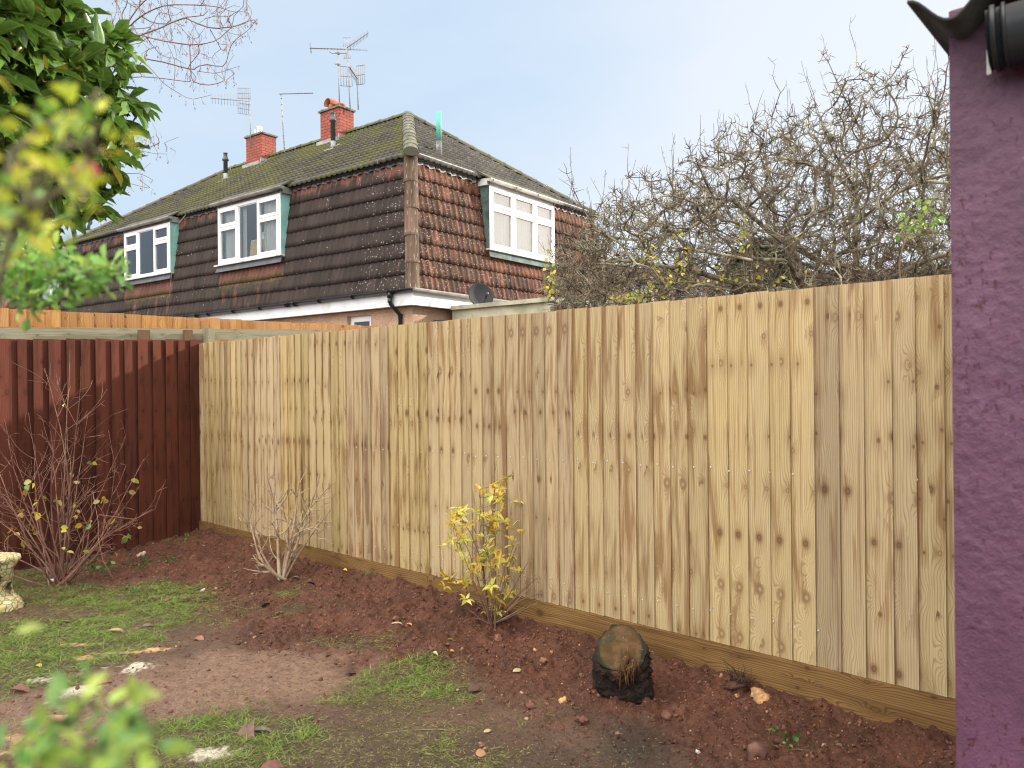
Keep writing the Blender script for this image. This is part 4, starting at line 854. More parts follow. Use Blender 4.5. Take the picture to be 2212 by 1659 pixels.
    # ---- flue pipes through the roof
    def onroof(tt, ss): return HP(tt, ss, ZT+(ss-INS)*rise/slope_run)
    def flue(p, mats, hgt, nm='flue_pipe'):
        g = MB(); g.tube([p-UP*.1, p+UP*.18], [.062, .058], 14); fo = g.build(nm, mats[0], h, True)
        g = MB(); g.tube([p+UP*.16, p+UP*(hgt-.22), p+UP*(hgt-.21), p+UP*(hgt-.17), p+UP*(hgt-.16), p+UP*(hgt-.12), p+UP*(hgt-.11), p+UP*(hgt-.03), p+UP*(hgt-.02), p+UP*hgt], [.056, .056, .085, .085, .068, .060, .052, .05, .058, .055], 14); g.build('flue_terminal', mats[1], fo, False)
        g = MB(); vv = unit(HR*slope_run+UP*rise); g.box(p-HL*.16-vv*.2+UP*.045, HL*.32, vv*.38, unit(np.cross(HL, vv))*-.012); g.build('flashing_plate', M_leadp, fo)
    M_dkfl = plain('dark_flue_plastic', (.055, .06, .065), .5, .2, 8., .05); M_ltfl = plain('grey_flue_base', (.26, .28, .30), .5, .2, 8., .1)
    flue(onroof(4.87, 2.40), (M_ltfl, M_dkfl), .86); flue(onroof(9.34, 2.44), (M_ltfl, M_dkfl), .74)
    p = HP(.82, 1.62, 5.93); g = MB(); g.tube([p-UP*.1, p+UP*.33], .058, 14); fo = g.build('vent_pipe', plain('wrapped_vent_base', (.10, .10, .10), .7, .3, 9., .3, dirt=(.4, .4, .4)), h, True)
    g = MB(); g.tube([p+UP*.32, p+UP*.90], [.052, .054], 14); g.build('vent_pipe_top', plain('verdigris_pipe', (.10, .38, .30), .7, .12, 14., .15), fo, True)
    # thin cable over the roof and down the tiles
    g = MB(); P_ = [onroof(8.4, 3.2)+UP*.07, onroof(8.0, 2.2)+UP*.06, onroof(7.6, 1.1)+UP*.06, onroof(7.45, .25)+UP*.06, HP(7.6, -.0, 5.2), HP(7.65, -.05, 4.2), HP(7.75, -.09, 3.3)]; g.tube(P_, .006, 4); g.build('cable', M_galv, h)
    return h
house()

# ================================================================== ON AND ROUND THE HOUSE
def yagi(g, a, b, nel, el, vert=A3(0, 0, 1), r=.010, rel=.005):
    a, b = A3(*a), A3(*b); g.tube([a, b], r, 5)
    for i in range(nel):
        k = (i+.5)/nel; p = a+(b-a)*k; e = el*(1.1-.25*k); g.tube([p-vert*e/2, p+vert*e/2], rel, 4)
def grid_reflector(g, c, sd, up, wd, ht, n, r=.005):
    for s in (-1, 1):
        for x in np.linspace(0, wd, n): g.tube([c+sd*s*x*.0+sd*(s*.06)+up*(s*0)+sd*s*x-up*ht/2, c+sd*(s*.06)+sd*s*x+up*ht/2], r, 4)
        for z in (-ht/2, 0, ht/2): g.tube([c+sd*(s*.05)+up*z, c+sd*(s*(.07+wd))+up*z], r*1.4, 4)
def aerials():
    d1, d2 = 18.9, 20.8
    # on the far chimney: grid aerial pointing left
    b = W(541.5, 320, d2); top = W(540, 217, d2); r = root('tv_aerial', 'long grid-backed television aerial pointing left from the side of the farther chimney', 'aerial', b)
    g = MB(); g.tube([b, top], .013, 6); g.build('mast', M_galv, r)
    g = MB(); yagi(g, W(541, 219, d2-.05), W(455, 212, d2-.55), 13, .32); g.build('boom', M_metal, r)
    g = MB(); c = W(526, 217, d2-.1)
    for z in (-1, 1):
        for x in np.linspace(0, 1, 7): p = c+A3(-.10-.0*x, 0, 0)+A3(.30*x-.05, .1*x, 0); g.tube([p+UP*z*.05, p+UP*z*(.33+.02*x)], .005, 4)
        for q in (.06, .20, .34): g.tube([c+A3(-.16, 0, z*q), c+A3(.16, .1, z*(q+.03))], .007, 4)
    g.build('reflector', M_metal, r)
    b = W(615, 331, d2); top = W(607, 199, d2); r = root('tv_aerial', 'plain straight television aerial pointing right, on a banded mast right of the farther chimney', 'aerial', b)
    g = MB(); g.tube([b, top], .016, 6)
    for i in range(9): p = b+(top-b)*(.1+.1*i); g.tube([p-UP*.015, p+UP*.015], .022, 6)
    g.build('mast', M_galv, r)
    g = MB(); yagi(g, W(604, 203, d2), W(676, 201, d2-.9), 16, .12, unit(A3(.5, .8, .25)), .017, .004); g.build('boom', M_metal, r)
    # on the near chimney
    b = W(733.5, 226, d1); top = W(730, 112, d1); r = root('tv_aerial', 'level television aerial spanning both sides of the leftmost mast on the nearer chimney', 'aerial', b)
    g = MB(); g.tube([b, top], .015, 6)
    for y in (138, 114): p = W(731, y, d1); g.tube([p-UP*.04, p+UP*.04], .035, 6); g.tube([p-A3(.09, 0, 0), p+A3(.05, 0, 0)], .015, 4)
    g.tube([W(711, 106, d1), W(712, 112, d1), W(717, 115, d1), W(748, 115, d1)], .012, 5); g.build('mast', M_galv, r)
    g = MB(); yagi(g, W(794, 107.5, d1+.4), W(669, 104, d1-.4), 18, .07, UP, .014, .004); yagi(g, W(673, 104, d1-.4), W(669.5, 104, d1-.4), 2, .26, unit(A3(-.1, 0, 1))); g.build('boom', M_metal, r)
    b = W(757, 243, d1); top = W(749, 100, d1); r = root('tv_aerial', 'television aerial slanting up to the right atop the nearer chimney', 'aerial', b)
    g = MB(); g.tube([b, W(753, 170, d1), top], .016, 6); g.build('mast', M_galv, r)
    g = MB(); yagi(g, W(750, 103, d1), W(796, 71, d1-.7), 15, .19); g.build('boom', M_metal, r)
    g = MB(); c = W(750, 104, d1)
    for z in (-1, 1):
        for x in (-.09, -.04, .01, .06): g.tube([c+A3(x, 0, z*.03), c+A3(x+.02, 0, z*.26)], .006, 4)
        g.tube([c+A3(-.1, 0, z*.26), c+A3(.09, 0, z*.26)], .008, 4)
    g.build('reflector', M_leadp, r)
    b = W(774, 237, d1); top = W(770, 168, d1); r = root('tv_aerial', 'short-masted television aerial with two large mesh reflectors, lowest on the nearer chimney', 'aerial', b)
    g = MB(); g.tube([b, W(772, 180, d1), top], .016, 6); g.build('mast', M_galv, r)
    g = MB(); yagi(g, W(772, 170, d1), W(755, 145, d1-1.0), 9, .22, unit(A3(.3, 0, 1)), .02, .006); g.build('boom', M_metal, r)
    for (x0, x1, yt, yb, s) in ((735, 759, 143, 185, 0), (770, 788, 143, 184, 1)):
        g = MB()
        for k in np.linspace(0, 1, 5): x = x0+(x1-x0)*k; g.tube([W(x+(2-2*s), yb+(1.5*k if s == 0 else -3*k), d1), W(x, yt+(1.5*k if s == 0 else -2.5*k), d1)], .0055, 4)
        for y in (yt, (yt+yb)/2, yb): g.tube([W(x0, y, d1), W(x1, y+(2 if s == 0 else -3), d1)], .009, 4)
        g.build('reflector', M_metal, r)
aerials()

def dish():
    c = W(1037, 641, 13.6); r = root('satellite_dish', 'dark grey satellite dish fixed to the gutter board above the low extension', 'satellite dish', c)
    ax = unit(A3(.35, -.85, .3)); x = unit(np.cross(ax, UP)); y = np.cross(x, ax); g = MB(); V = []; F = []; m = 24
    for k, rr in enumerate((0, .08, .16, .22, .235, .235)):
        z = .06*(rr/.235)**2 - (.01 if k == 5 else 0); V += [c+x*math.cos(a)*rr+y*math.sin(a)*rr*1.05+ax*z for a in np.arange(m)*2*np.pi/m]
    for k in range(5): F += [[k*m+i, k*m+(i+1) % m, (k+1)*m+(i+1) % m, (k+1)*m+i] for i in range(m)]
    g.add(V, F4=F); g.build('reflector_bowl', plain('dish_grey', (.016, .016, .02), .8, .15), r, True)
    g = MB(); g.tube([c-y*.23+ax*.05, c-y*.12+ax*.30], .01, 5); g.tube([c-y*.16+ax*.27, c-y*.08+ax*.36], .025, 8); g.build('feed_arm', M_blackpl, r)
    g = MB(); g.tube([c-ax*.01, c-ax*.12, HP(-.05, 1.6, 3.0)], .018, 6); g.build('bracket', M_galv, r)
dish()

def extension():
    # low flat-roofed block standing out from the right facade
    o = HP(0, 1.02, 0); d = -HL; wd = 2.15; r = root('flat_roof_extension', 'low flat-roofed rendered extension with mossy capping against the right side of the mansard house', 'extension', o+UP*.74)
    M_r = plain('pale_green_render', (.46, .43, .31), .9, .2, 3., .4, dirt=(.24, .27, .16)); M_c = plain('concrete_capping', (.36, .34, .26), .9, .3, 5., .5, dirt=(.20, .22, .12))
    g = MB(); g.box(o+UP*.6, d*wd, HR*2.2, UP*2.27); g.build('wall', M_r, r)
    g = MB(); g.box(o-HR*.08+UP*2.87, d*(wd+.08), HR*2.4, UP*.07); g.build('roof', M_c, r)
    a = W(936, 678, 13.55); g = MB(); g.box(HP(-.01, .50, 2.38), HL*-.12, HR*.52, UP*.28); g.build('dark_doorway', M_room, r)  # solid dark block standing in for the dark door opening
    # corrugated lean-to to its right
    o2 = W(1183, 655, 12.2); r2 = root('corrugated_lean_to', 'small lean-to roof of grey corrugated sheet beyond the pale fence, right of the flat extension', 'lean-to', A3(o2[0], o2[1], .74))
    g = MB(); xs = np.arange(0, .95, .0125); w_ = np.sin(xs*2*np.pi/.076*.6)*.017; q = [A3(o2[0], o2[1], o2[2]-.02)+A3(.9, -.35, -.035)*x for x in xs]; q = np.array(q); q[:, 2] += w_
    bk = q+A3(.5, .9, .14); m = len(q); i = np.arange(m-1); V = np.vstack([q, bk, q-UP*.012, bk-UP*.012]); F = np.vstack([np.stack([i, i+1, m+i+1, m+i], 1), np.stack([2*m+i, 3*m+i, 3*m+i+1, 2*m+i+1], 1), np.stack([2*m+i, 2*m+i+1, i+1, i], 1)])
    g.add(V, F4=F); g.build('roof', plain('corrugated_cement', (.25, .25, .22), .9, .3, 8., .3, dirt=(.10, .12, .05)), r2)
    g = MB(); g.box(A3(o2[0]+.1, o2[1]+.15, .6), A3(.75, -.29, 0), A3(.4, .75, 0), UP*(o2[2]-.72)); g.build('wall', M_room, r2)
extension()

def plain_house(name, label, o, ud, wd, dep, z0, eave, ridge, mwall, mroof, windows, mframe, hip=0.):
    """small gabled/hipped house seen far off"""
    ud = unit(A3(*ud)); vd = A3(-ud[1], ud[0], 0); vd = vd if vd[1] > 0 else -vd; o = A3(*o); r = root(name, label, 'house', A3(o[0], o[1], z0))
    g = MB(); g.box(A3(o[0], o[1], z0), ud*wd, vd*dep, UP*(eave-z0)); g.build('wall', mwall, r)
    g = MB(); wv = lambda us, r_: .010+.015*np.cos(us*2*np.pi/.3); ov = .3; run = dep/2+ov; sl = math.hypot(run, ridge-eave); sd = unit(vd*run+UP*(ridge-eave)); nn = unit(-vd*(ridge-eave)+UP*run)
    a = o+A3(0, 0, 0); e = A3(o[0], o[1], eave)-vd*ov-ud*ov; W2 = wd+2*ov
    clad(g, e, ud, sd, nn, sl, .3, lambda v: v/sl*hip*run, lambda v: W2-v/sl*hip*run, wv, .03, .1)
    B = e+sd*sl; g.add([e+vd*(2*run), e+ud*W2+vd*2*run, B+ud*(W2-hip*run), B+ud*hip*run], F4=[[0, 1, 2, 3]], col=(.5, .2, .3, 1))
    for x, y in ((0., 0), (W2, 1)): g.add([e+ud*x, e+ud*x+vd*2*run, B+ud*(hip*run if y == 0 else W2-hip*run)], F3=[[0, 1, 2]], col=(.5, .2, .3, 1))
    g.build('roof', mroof, r)
    for x, z, w_, h_ in windows:
        f = window(r, A3(o[0], o[1], 0)+ud*x-vd*.03+UP*z, ud, -vd, w_, h_, [(0, w_/2, [(0, h_*.7, 0), (h_*.7, h_, 0)]), (w_/2, w_, [(0, h_, 0)])], mframe, M_glassb, [(.05, w_-.05, .05, h_-.05, M_net)], room=True)
    return r
M_farroof = tilemat('far_brown_roof_tiles', (.085, .060, .050), (.13, .088, .068), (.3, .28, .22), .25, 8., (.10, .11, .04), .5)
M_pinkr = plain('pink_render', (.42, .30, .25), .9, .15, 3., .2); M_paler = plain('pale_green_white_wall', (.50, .50, .44), .9, .15, 3., .2)
def far_brick():
    t = NT('far_red_brick'); p = t.pos(); x, y, z = t.sep(p); br = t.n('TexBrick'); t.l(t.comb(t.math('ADD', x, y), z, 0.), br.inputs[0]); br.inputs['Color1'].default_value = (.34, .12, .08, 1); br.inputs['Color2'].default_value = (.24, .09, .06, 1); br.inputs['Mortar'].default_value = (.36, .28, .24, 1)
    br.inputs['Scale'].default_value = 1; br.inputs['Brick Width'].default_value = .225; br.inputs['Row Height'].default_value = .075; br.inputs['Mortar Size'].default_value = .01; return t.fin(br.outputs[0], .9)
M_fbrick = far_brick()
a = W(1325, 0, 24); b = W(1530, 0, 25)
plain_house('far_house', 'brown-roofed house with pink rendered wall behind the left edge of the tangled apple tree', (a[0], a[1], 0), (b[0]-a[0], 1.0, 0), 3.9, 6, .7, W(1400, 612, 24)[2], W(1400, 560, 25.5)[2], M_pinkr, M_farroof, [(.35, W(0, 660, 24)[2]-.35, .95, .9), (2.2, W(0, 660, 24)[2]-.35, .9, .9)], M_upvc)
a = W(1800, 0, 26)
plain_house('far_house', 'red brick house showing through twigs beside the purple wall', (a[0], a[1], 0), (1, -.1, 0), 9.0, 7, .7, W(1900, 606, 26)[2], W(1900, 572, 28)[2], M_fbrick, M_farroof, [(3.0, 2.6, 1.3, 1.0)], M_upvc)
# neighbouring house of the same kind, far left
def left_house():
    o = W(158, 620, 26.0); d = unit(A3(-.93, .36, 0)); r = root('tiled_house', 'paler tiled house with a white window far left behind the green branches', 'house', A3(o[0], o[1], .6))
    n = A3(-d[1], d[0], 0); n = n if n[1] < 0 else -n; zt = W(150, 560, 26)[2]; zb = W(60, 655, 26)[2]-.35
    mt = tilemat('left_house_tiles', (.17, .085, .06), (.27, .12, .08), (.45, .4, .3), .3, 9.)
    g = MB(); wv = lambda us, r_: .01+.02*np.clip(np.cos(us*2*np.pi/.15), -.35, 1); vd = unit(-n*.25+UP*(zt-zb)); sl = (zt-zb)/vd[2]
    clad(g, A3(o[0], o[1], zb), d, vd, unit(np.cross(vd, d))*(1 if np.dot(np.cross(vd, d), n) > 0 else -1), sl, .29, lambda v: 0, lambda v: 9, wv, .022, .03, (), None); g.build('tile_hanging', mt, r, True)
    rt = W(110, 520, 28)[2]; vd2 = unit(-n*2.6+UP*(rt-zt)); g = MB(); q = A3(o[0], o[1], zt)+n*.15; sl2 = (rt-zt)/vd2[2]; run = sl2*math.hypot(vd2[0], vd2[1])
    clad(g, q, d, vd2, unit(UP*2.6+n*(rt-zt)), sl2, .25, lambda v: v/sl2*run*.8, lambda v: 9, wv, .03, .06, (), None); g.build('roof', tilemat('left_house_roof', (.16, .14, .11), (.2, .18, .14), (.3, .3, .25), .3, 10., (.12, .12, .04), .6), r, True)
    zw = W(90, 648, 25.8)[2]; p0 = W(130, 0, 25.7); window(r, A3(p0[0], p0[1], zw)+d*1.25, -d, n, 1.35, W(90, 600, 25.8)[2]-zw, [(0, .66, [(0, W(90, 600, 25.8)[2]-zw, 0)]), (.66, 1.35, [(0, W(90, 600, 25.8)[2]-zw, 0)])], M_upvc, M_glassb, [(.7, 1.3, .05, .75, M_net)])
    g = MB(); g.box(A3(o[0], o[1], .6), d*9, -n*5, UP*(zb-.6)); g.build('wall', M_paler, r)
left_house()

# ================================================================== PURPLE OUTBUILDING ON THE RIGHT
def purple():
    c = A3(.928, 1.60, 0); Aa = -FD; Bb = -FN; r = root('purple_outbuilding', 'purple rough-rendered outbuilding wall at the right edge under a corrugated roof', 'outbuilding', c)
    # wall: dense in front so that the render's lumps are real
    st = .004; us = np.arange(0, .34, st); vs = np.arange(1.0, 2.30, st); U, V = np.meshgrid(us, vs, indexing='ij'); u, v = U.ravel(), V.ravel()
    hgt = .0011*domes(u+3, v+3, .020, 51, .35)+.0013*domes(u+1, v+1, .011, 52, .4)+.0030*(fbm(u*24, v*30, 53, 4)-.5)+.0016*(fbm(u*70, v*90, 54, 3)-.5); hgt *= sstep(0, .012, u)
    P = c+u[:, None]*Aa+v[:, None]*UP-Bb*hgt[:, None]; nx, ny = len(us), len(vs); i = np.arange(nx-1)[:, None]*ny; j = np.arange(ny-1)[None]
    g = MB(); g.add(P, F4=np.stack([i+j, i+ny+j, i+ny+j+1, i+j+1], -1).reshape(-1, 4), uv=np.stack([u, v], 1))
    def q(a, b, d_, e): g.add([a, b, d_, e], F4=[[0, 1, 2, 3]])
    q(c, c+Aa*.336, c+Aa*.336+UP*1.0, c+UP*1.0); q(c+Aa*.336, c+Aa*2.6, c+Aa*2.6+UP*2.3, c+Aa*.336+UP*2.3); q(c+Bb*1.5, c, c+UP*2.3, c+Bb*1.5+UP*2.3); q(c+Aa*2.6, c+Aa*2.6+Bb*1.5, c+Aa*2.6+Bb*1.5+UP*2.3, c+Aa*2.6+UP*2.3); q(c+Aa*2.6+Bb*1.5, c+Bb*1.5, c+Bb*1.5+UP*2.3, c+Aa*2.6+Bb*1.5+UP*2.3)
    t = NT('purple_masonry_paint'); p = t.pos(); n = t.noise(p, 6., 5, .6); n2 = t.noise(p, 55., 4, .6)
    x, y, z = t.sep(p); ps = t.comb(t.math('MULTIPLY', x, 80.), t.math('MULTIPLY', y, 80.), t.math('MULTIPLY', z, 36.)); fl = t.mr(t.noise(ps, 1., 4, .6), .60, .64)
    fl = t.math('MULTIPLY', fl, t.mr(t.noise(p, 6., 3), .47, .55))
    cc = t.mix(t.mr(n, .3, .7), (.074, .024, .054), (.112, .040, .084)); cc = t.mix(t.mr(n2, .3, .75), t.mix(1., cc, (.8, .78, .8), 'MULTIPLY'), cc); cc = t.mix(t.math('MULTIPLY', fl, .8), cc, (.050, .008, .014))
    vo = t.vor(p, 40.); sp = t.math('MULTIPLY', t.mr(vo['Distance'], .10, .05), t.math('GREATER_THAN', t.sep(vo['Color'])[0], .9)); cc = t.mix(t.math('MULTIPLY', sp, .6), cc, (.3, .25, .25))
    m = t.fin(cc, .42, t.bump(t.math('ADD', t.math('ADD', n2, t.noise(p, 190., 4, .7)), t.math('MULTIPLY', fl, -.8)), .6, .004), .45); g.build('wall', m, r, True)
    # corrugated roof sheet
    E = c-Aa*.05-Bb*.12+A3(0, 0, 0); g = MB(); a = np.arange(0, 2.7, .155/14); zz = EZ+.742+.030*np.cos(2*np.pi*(a+.0)/.155); bs = np.array([0, 1.75]); top = []; th = .007
    for off in (0, -th):
        for b in bs: top.append(E+a[:, None]*Aa+b*Bb+UP*(zz+off+b*.02)[:, None])
    m_ = len(a); i = np.arange(m_-1); F = np.vstack([np.stack([i, i+1, m_+i+1, m_+i], 1), np.stack([2*m_+i, 3*m_+i, 3*m_+i+1, 2*m_+i+1], 1), np.stack([2*m_+i, 2*m_+i+1, i+1, i], 1), [[0, m_, 3*m_, 2*m_]]])
    g.add(np.vstack(top), F4=F); g.build('roof_sheet', plain('old_corrugated_cement', (.022, .020, .018), .9, .45, 14., .5, dirt=(.045, .045, .035)), r, True)
    g = MB(); a0 = c-Bb*.066+Aa*.086+UP*(EZ+.705); half_gutter(g, a0, a0+Aa*2.4, .056, -Bb, 1.75, .004); go = g.build('gutter', plain('black_roof_gutter', (.006, .008, .010), .4, .2, 9., .05), r, False)
    g = MB(); g.tube([a0+Aa*.012+UP*.004-Bb*math.cos(t_)*.060-UP*math.sin(t_)*.102 for t_ in np.linspace(0, np.pi, 12)], .006, 5); g.tube([a0+Aa*.03+UP*.004-Bb*math.cos(t_)*.060-UP*math.sin(t_)*.102 for t_ in np.linspace(0, np.pi, 12)], .004, 5); g.build('gutter_rim', M_blackpl, go)
    g = MB(); g.box(a0-Aa*.012+Bb*.045-UP*.095, Aa*.008, -Bb*.018, UP*.05); g.build('gutter_bracket', M_palepl, go)
purple()

# ================================================================== TREES
def inpoly(P, poly):
    x, y = P[:, 0], P[:, 1]; r = np.zeros(len(P), bool); n = len(poly)
    for i in range(n):
        x1, y1 = poly[i]; x2, y2 = poly[(i+1) % n]; c = ((y1 > y) != (y2 > y)) & (x < (x2-x1)*(y-y1)/(y2-y1+1e-9)+x1); r ^= c
    return r
def write_tubes(br, mb, thr=((.012, 7), (.005, 5), (0, 3)), tint=None, smoothing=True):
    for pts, rr in br:
        s = 3
        for a, b in thr:
            if rr.max() > a: s = b; break
        if smoothing and len(pts) > 3: q = pts.copy(); q[1:-1] = (pts[:-2]+2*pts[1:-1]+pts[2:])/4; pts = q
        v = RS.rand(); mb.tube(pts, rr, s, col=(v, v, v, 1), cap=False)
M_apple = barkmat('apple_bark', (.18, .145, .10), (.07, .054, .038), (.38, .36, .25), .7)
def apple_tree():
    rs = np.random.RandomState(17); D0 = 6.9
    def wx(p, d=D0): return W(p[0], p[1], d)
    poly = [(1195, 640), (1180, 560), (1260, 500), (1300, 440), (1370, 400), (1450, 395), (1520, 330), (1600, 290), (1660, 270), (1730, 260), (1760, 230), (1800, 205), (1860, 180), (1930, 190), (1985, 240), (2060, 200), (2220, 150), (2380, 300), (2420, 700), (1195, 700)]
    pw = np.array([wx(p)[[0, 2]] for p in poly]); lo, hi = pw.min(0), pw.max(0)
    A = []; 
    while len(A) < 6500:
        p = rs.uniform(lo, hi, (4000, 2)); p = p[inpoly(p, pw)]
        # denser low down and towards the middle
        zz = (p[:, 1]-lo[1])/(hi[1]-lo[1]); keep = rs.rand(len(p)) < (1.0-.84*zz); p = p[keep]
        for q in p: A.append([q[0], D0+rs.uniform(-1.15, 1.5), q[1]])
    A = np.array(A[:6500])
    base = A3(wx((1905, 0))[0], D0, .45); fk = wx((1850, 560)); 
    seeds = [[base, wx((1895, 700)), wx((1872, 640)), wx((1845, 560)), wx((1848, 480)), wx((1852, 420)), wx((1850, 340)), wx((1868, 230)), wx((1872, 200))],
             [wx((1848, 480)), wx((1885, 455), 6.7), wx((1930, 415), 6.6), wx((1990, 390), 6.5), wx((2080, 400), 6.6), wx((2200, 380), 6.8)],
             [wx((1845, 580)), wx((1760, 560), 6.7), wx((1660, 500), 6.6), wx((1580, 430), 6.5), wx((1500, 425), 6.4), wx((1440, 450), 6.5)],
             [wx((1872, 640)), wx((1740, 635), 6.5), wx((1620, 620), 6.4), wx((1510, 590), 6.4), wx((1420, 575), 6.3), wx((1340, 560), 6.4), wx((1250, 590), 6.5)],
             [wx((1660, 500), 6.6), wx((1650, 420), 6.9), wx((1660, 350), 7.0), wx((1640, 300), 7.1)],
             [wx((1852, 420)), wx((1790, 370), 7.1), wx((1730, 350), 7.3), wx((1690, 340), 7.4)],
             [wx((1868, 300)), wx((1830, 220), 6.8), wx((1800, 160), 6.8), wx((1790, 130), 6.8), wx((1775, 118), 6.8)],
             [wx((1852, 420)), wx((1800, 330), 6.5), wx((1768, 250), 6.4)],
             [wx((1990, 390), 6.5), wx((2020, 300), 6.6), wx((2035, 200), 6.7)],
             [wx((1580, 430), 6.5), wx((1480, 500), 6.8), wx((1380, 520), 7.1), wx((1300, 510), 7.2), wx((1250, 440), 7.2), wx((1225, 375), 7.2)],
             [wx((1740, 635), 6.5), wx((1700, 560), 6.0), wx((1600, 560), 5.9), wx((1500, 540), 5.9), wx((1400, 530), 6.0)],
             [wx((1872, 640)), wx((1930, 600), 6.2), wx((2000, 560), 6.1), wx((2100, 540), 6.2)],
             [wx((1510, 590), 6.4), wx((1470, 520), 6.9), wx((1420, 480), 7.4), wx((1400, 460), 7.6)],
             [wx((1872, 640)), wx((1905, 560), 7.6), wx((1960, 500), 8.0), wx((2050, 480), 8.2)]]
    br, N, rad = grow(seeds, A, .07, .26, .0027, .36, .10, rs)
    r = root('apple_tree', 'gnarled bare apple tree with a dense tangle of lichened branches behind the pale fence', 'tree', base)
    mb = MB(); write_tubes(br, mb); main = mb
    # spurs, short crooked side twigs
    m = len(N); k = rs.randint(0, m, 46000); P = N[k]; spn = MB(); tb = []
    for p, rr in zip(P, rad[k]):
        if p[2] < 1.2: continue
        d = unit(rs.normal(size=3)+A3(0, 0, .35)); ln = rs.uniform(.03, .11); d2 = unit(d+rs.normal(size=3)*.6); q = p+d*ln*.5; tb.append((np.array([p, q, q+d2*ln*.6]), np.array([.0036, .0030, .0018])))
    write_tubes(tb, mb, smoothing=False)
    tb = []    # upright water shoots on the outer and upper limbs
    zz = N[:, 2]; cand = np.where((zz > 2.2))[0]; px = FP*N[:, 0]/N[:, 1]; order = rs.permutation(cand)[:1200]
    for j in order:
        p = N[j]; 
        near = (np.abs(N[:, 0]-p[0]) < .12) & (N[:, 2] > p[2]+.12) & (np.abs(N[:, 1]-p[1]) < .5)
        if near.sum() > 14: continue
        d = unit(A3(rs.normal()*.25, rs.normal()*.25, 1)); ln = rs.uniform(.10, .46); n = 5; c = [p+d*ln*t+A3(*(rs.normal(size=3)*.008)) for t in np.linspace(0, 1, n)]; tb.append((np.array(c), np.linspace(.0036, .0016, n)))
        for t in rs.uniform(.3, .9, rs.randint(1, 4)): q = p+d*ln*t; e = unit(d+rs.normal(size=3)*.7); tb.append((np.array([q, q+e*rs.uniform(.02, .07)]), np.array([.0016, .0012])))
    write_tubes(tb, mb, smoothing=False)
    mb.build('branches', M_apple, r)
    # a few withered leaves
    k = rs.choice(cand, 34); P = N[k]; C = np.array([.45, .22, .09])*rs.uniform(.6, 1.2, (34, 1)); C[::5] = (.6, .42, .06); g = MB()
    scatter(g, leaf_template('oval'), P+rs.normal(size=(34, 3))*.01, rs.normal(size=(34, 3))+A3(0, 0, -.5), rs.normal(size=(34, 3)), rs.uniform(.03, .05, 34), rs.uniform(.010, .016, 34), C); g.build('withered_leaves', leafmat('withered_leaf', .3, .7), r)
    return N
AN = apple_tree()

def climber(name, label, cells, n, leafc, stemc, seed, depth=5.7, size=(.03, .055)):
    rs = np.random.RandomState(seed); P = []
    for (px, py, sx, sy, k) in cells:
        for _ in range(k): P.append(W(px+rs.normal()*sx, py+rs.normal()*sy, depth+rs.uniform(-.15, .4)))
    P = np.array(P); base = W(cells[0][0], 700, depth); base[2] = .5; r = root(name, label, 'climbing plant', base)
    A = P[rs.permutation(len(P))[:60]]; br, N, _ = grow([[base, W(cells[0][0], 690, depth)]], A, .08, .2, .0014, .35, .008, rs); g = MB(); write_tubes(br, g); g.build('stems', barkmat(name+'_stem', (.20, .15, .09), (.13, .09, .06)), r)
    m = len(P); C = np.array([leafc[i] for i in rs.randint(0, len(leafc), m)])*rs.uniform(.7, 1.25, (m, 1)); g = MB()
    scatter(g, leaf_template('obov'), P, rs.normal(size=(m, 3))+A3(0, 0, -.6), rs.normal(size=(m, 3))+A3(-.3, -1, .5), rs.uniform(*size, m), rs.uniform(.35, .5, m)*rs.uniform(*size, m), C); g.build('leaves', leafmat(name+'_leaf', .35, .5), r)
climber('yellow_climber', 'yellow-leaved climber threading the apple twigs along the top of the pale fence', [(1370, 645, 22, 10, 60), (1400, 560, 14, 28, 36), (1475, 545, 10, 24, 34), (1455, 600, 22, 16, 30), (1605, 500, 6, 22, 26), (1190, 600, 8, 30, 30), (1540, 590, 30, 22, 14), (1650, 600, 60, 14, 22)], 0, [(.62, .48, .04), (.50, .44, .06), (.30, .36, .07)], None, 31, 5.7, (.022, .042))
climber('green_climber', 'small bright green leafy climber high in the branches beside the purple wall', [(1985, 478, 22, 14, 60), (1990, 440, 12, 8, 20), (1960, 500, 14, 12, 20)], 0, [(.16, .34, .04), (.30, .45, .08)], None, 37, 5.3, (.02, .04))
def dark_evergreen(name, label, cx, cy, rx, ry, d, seed, cols, lw=.012, ll=.05, n=5200, base=.7):
    rs = np.random.RandomState(seed); c = W(cx, cy, d); RX, RZ = rx*d/FP, ry*d/FP; b = A3(c[0], c[1], base); r = root(name, label, 'evergreen tree', b)
    A = c+unit(rs.normal(size=(220, 3)))*rs.rand(220, 1)**.4*A3(RX, RX*.8, RZ); br, N, _ = grow([[b, c-A3(0, 0, RZ*.8), c]], A, .15, .15, .004, .42, .08, rs); g = MB(); write_tubes(br, g); g.build('trunk', M_apple, r)
    tips = A[rs.randint(0, len(A), n)]+rs.normal(size=(n, 3))*RX*.10; g = MB(); C = np.array([cols[i] for i in rs.randint(0, len(cols), n)])*rs.uniform(.5, 1.3, (n, 1))
    scatter(g, leaf_template('oval', 3), tips, rs.normal(size=(n, 3))+unit(tips-c)*1.2, rs.normal(size=(n, 3))+UP, rs.uniform(.6, 1.3, n)*ll, rs.uniform(.6, 1.3, n)*lw, C); g.build('crown', leafmat(name+'_leaf', .12, .5), r)
dark_evergreen('evergreen_bush', 'dark green bush standing behind the apple branches', 1640, 590, 75, 62, 11, 3, [(.02, .04, .02), (.035, .06, .03)], .03, .09)
dark_evergreen('dark_ivy_bush', 'low dark ivy mass behind the fence near the purple wall', 1990, 640, 90, 50, 9, 4, [(.03, .05, .02), (.05, .06, .03)], .02, .06)

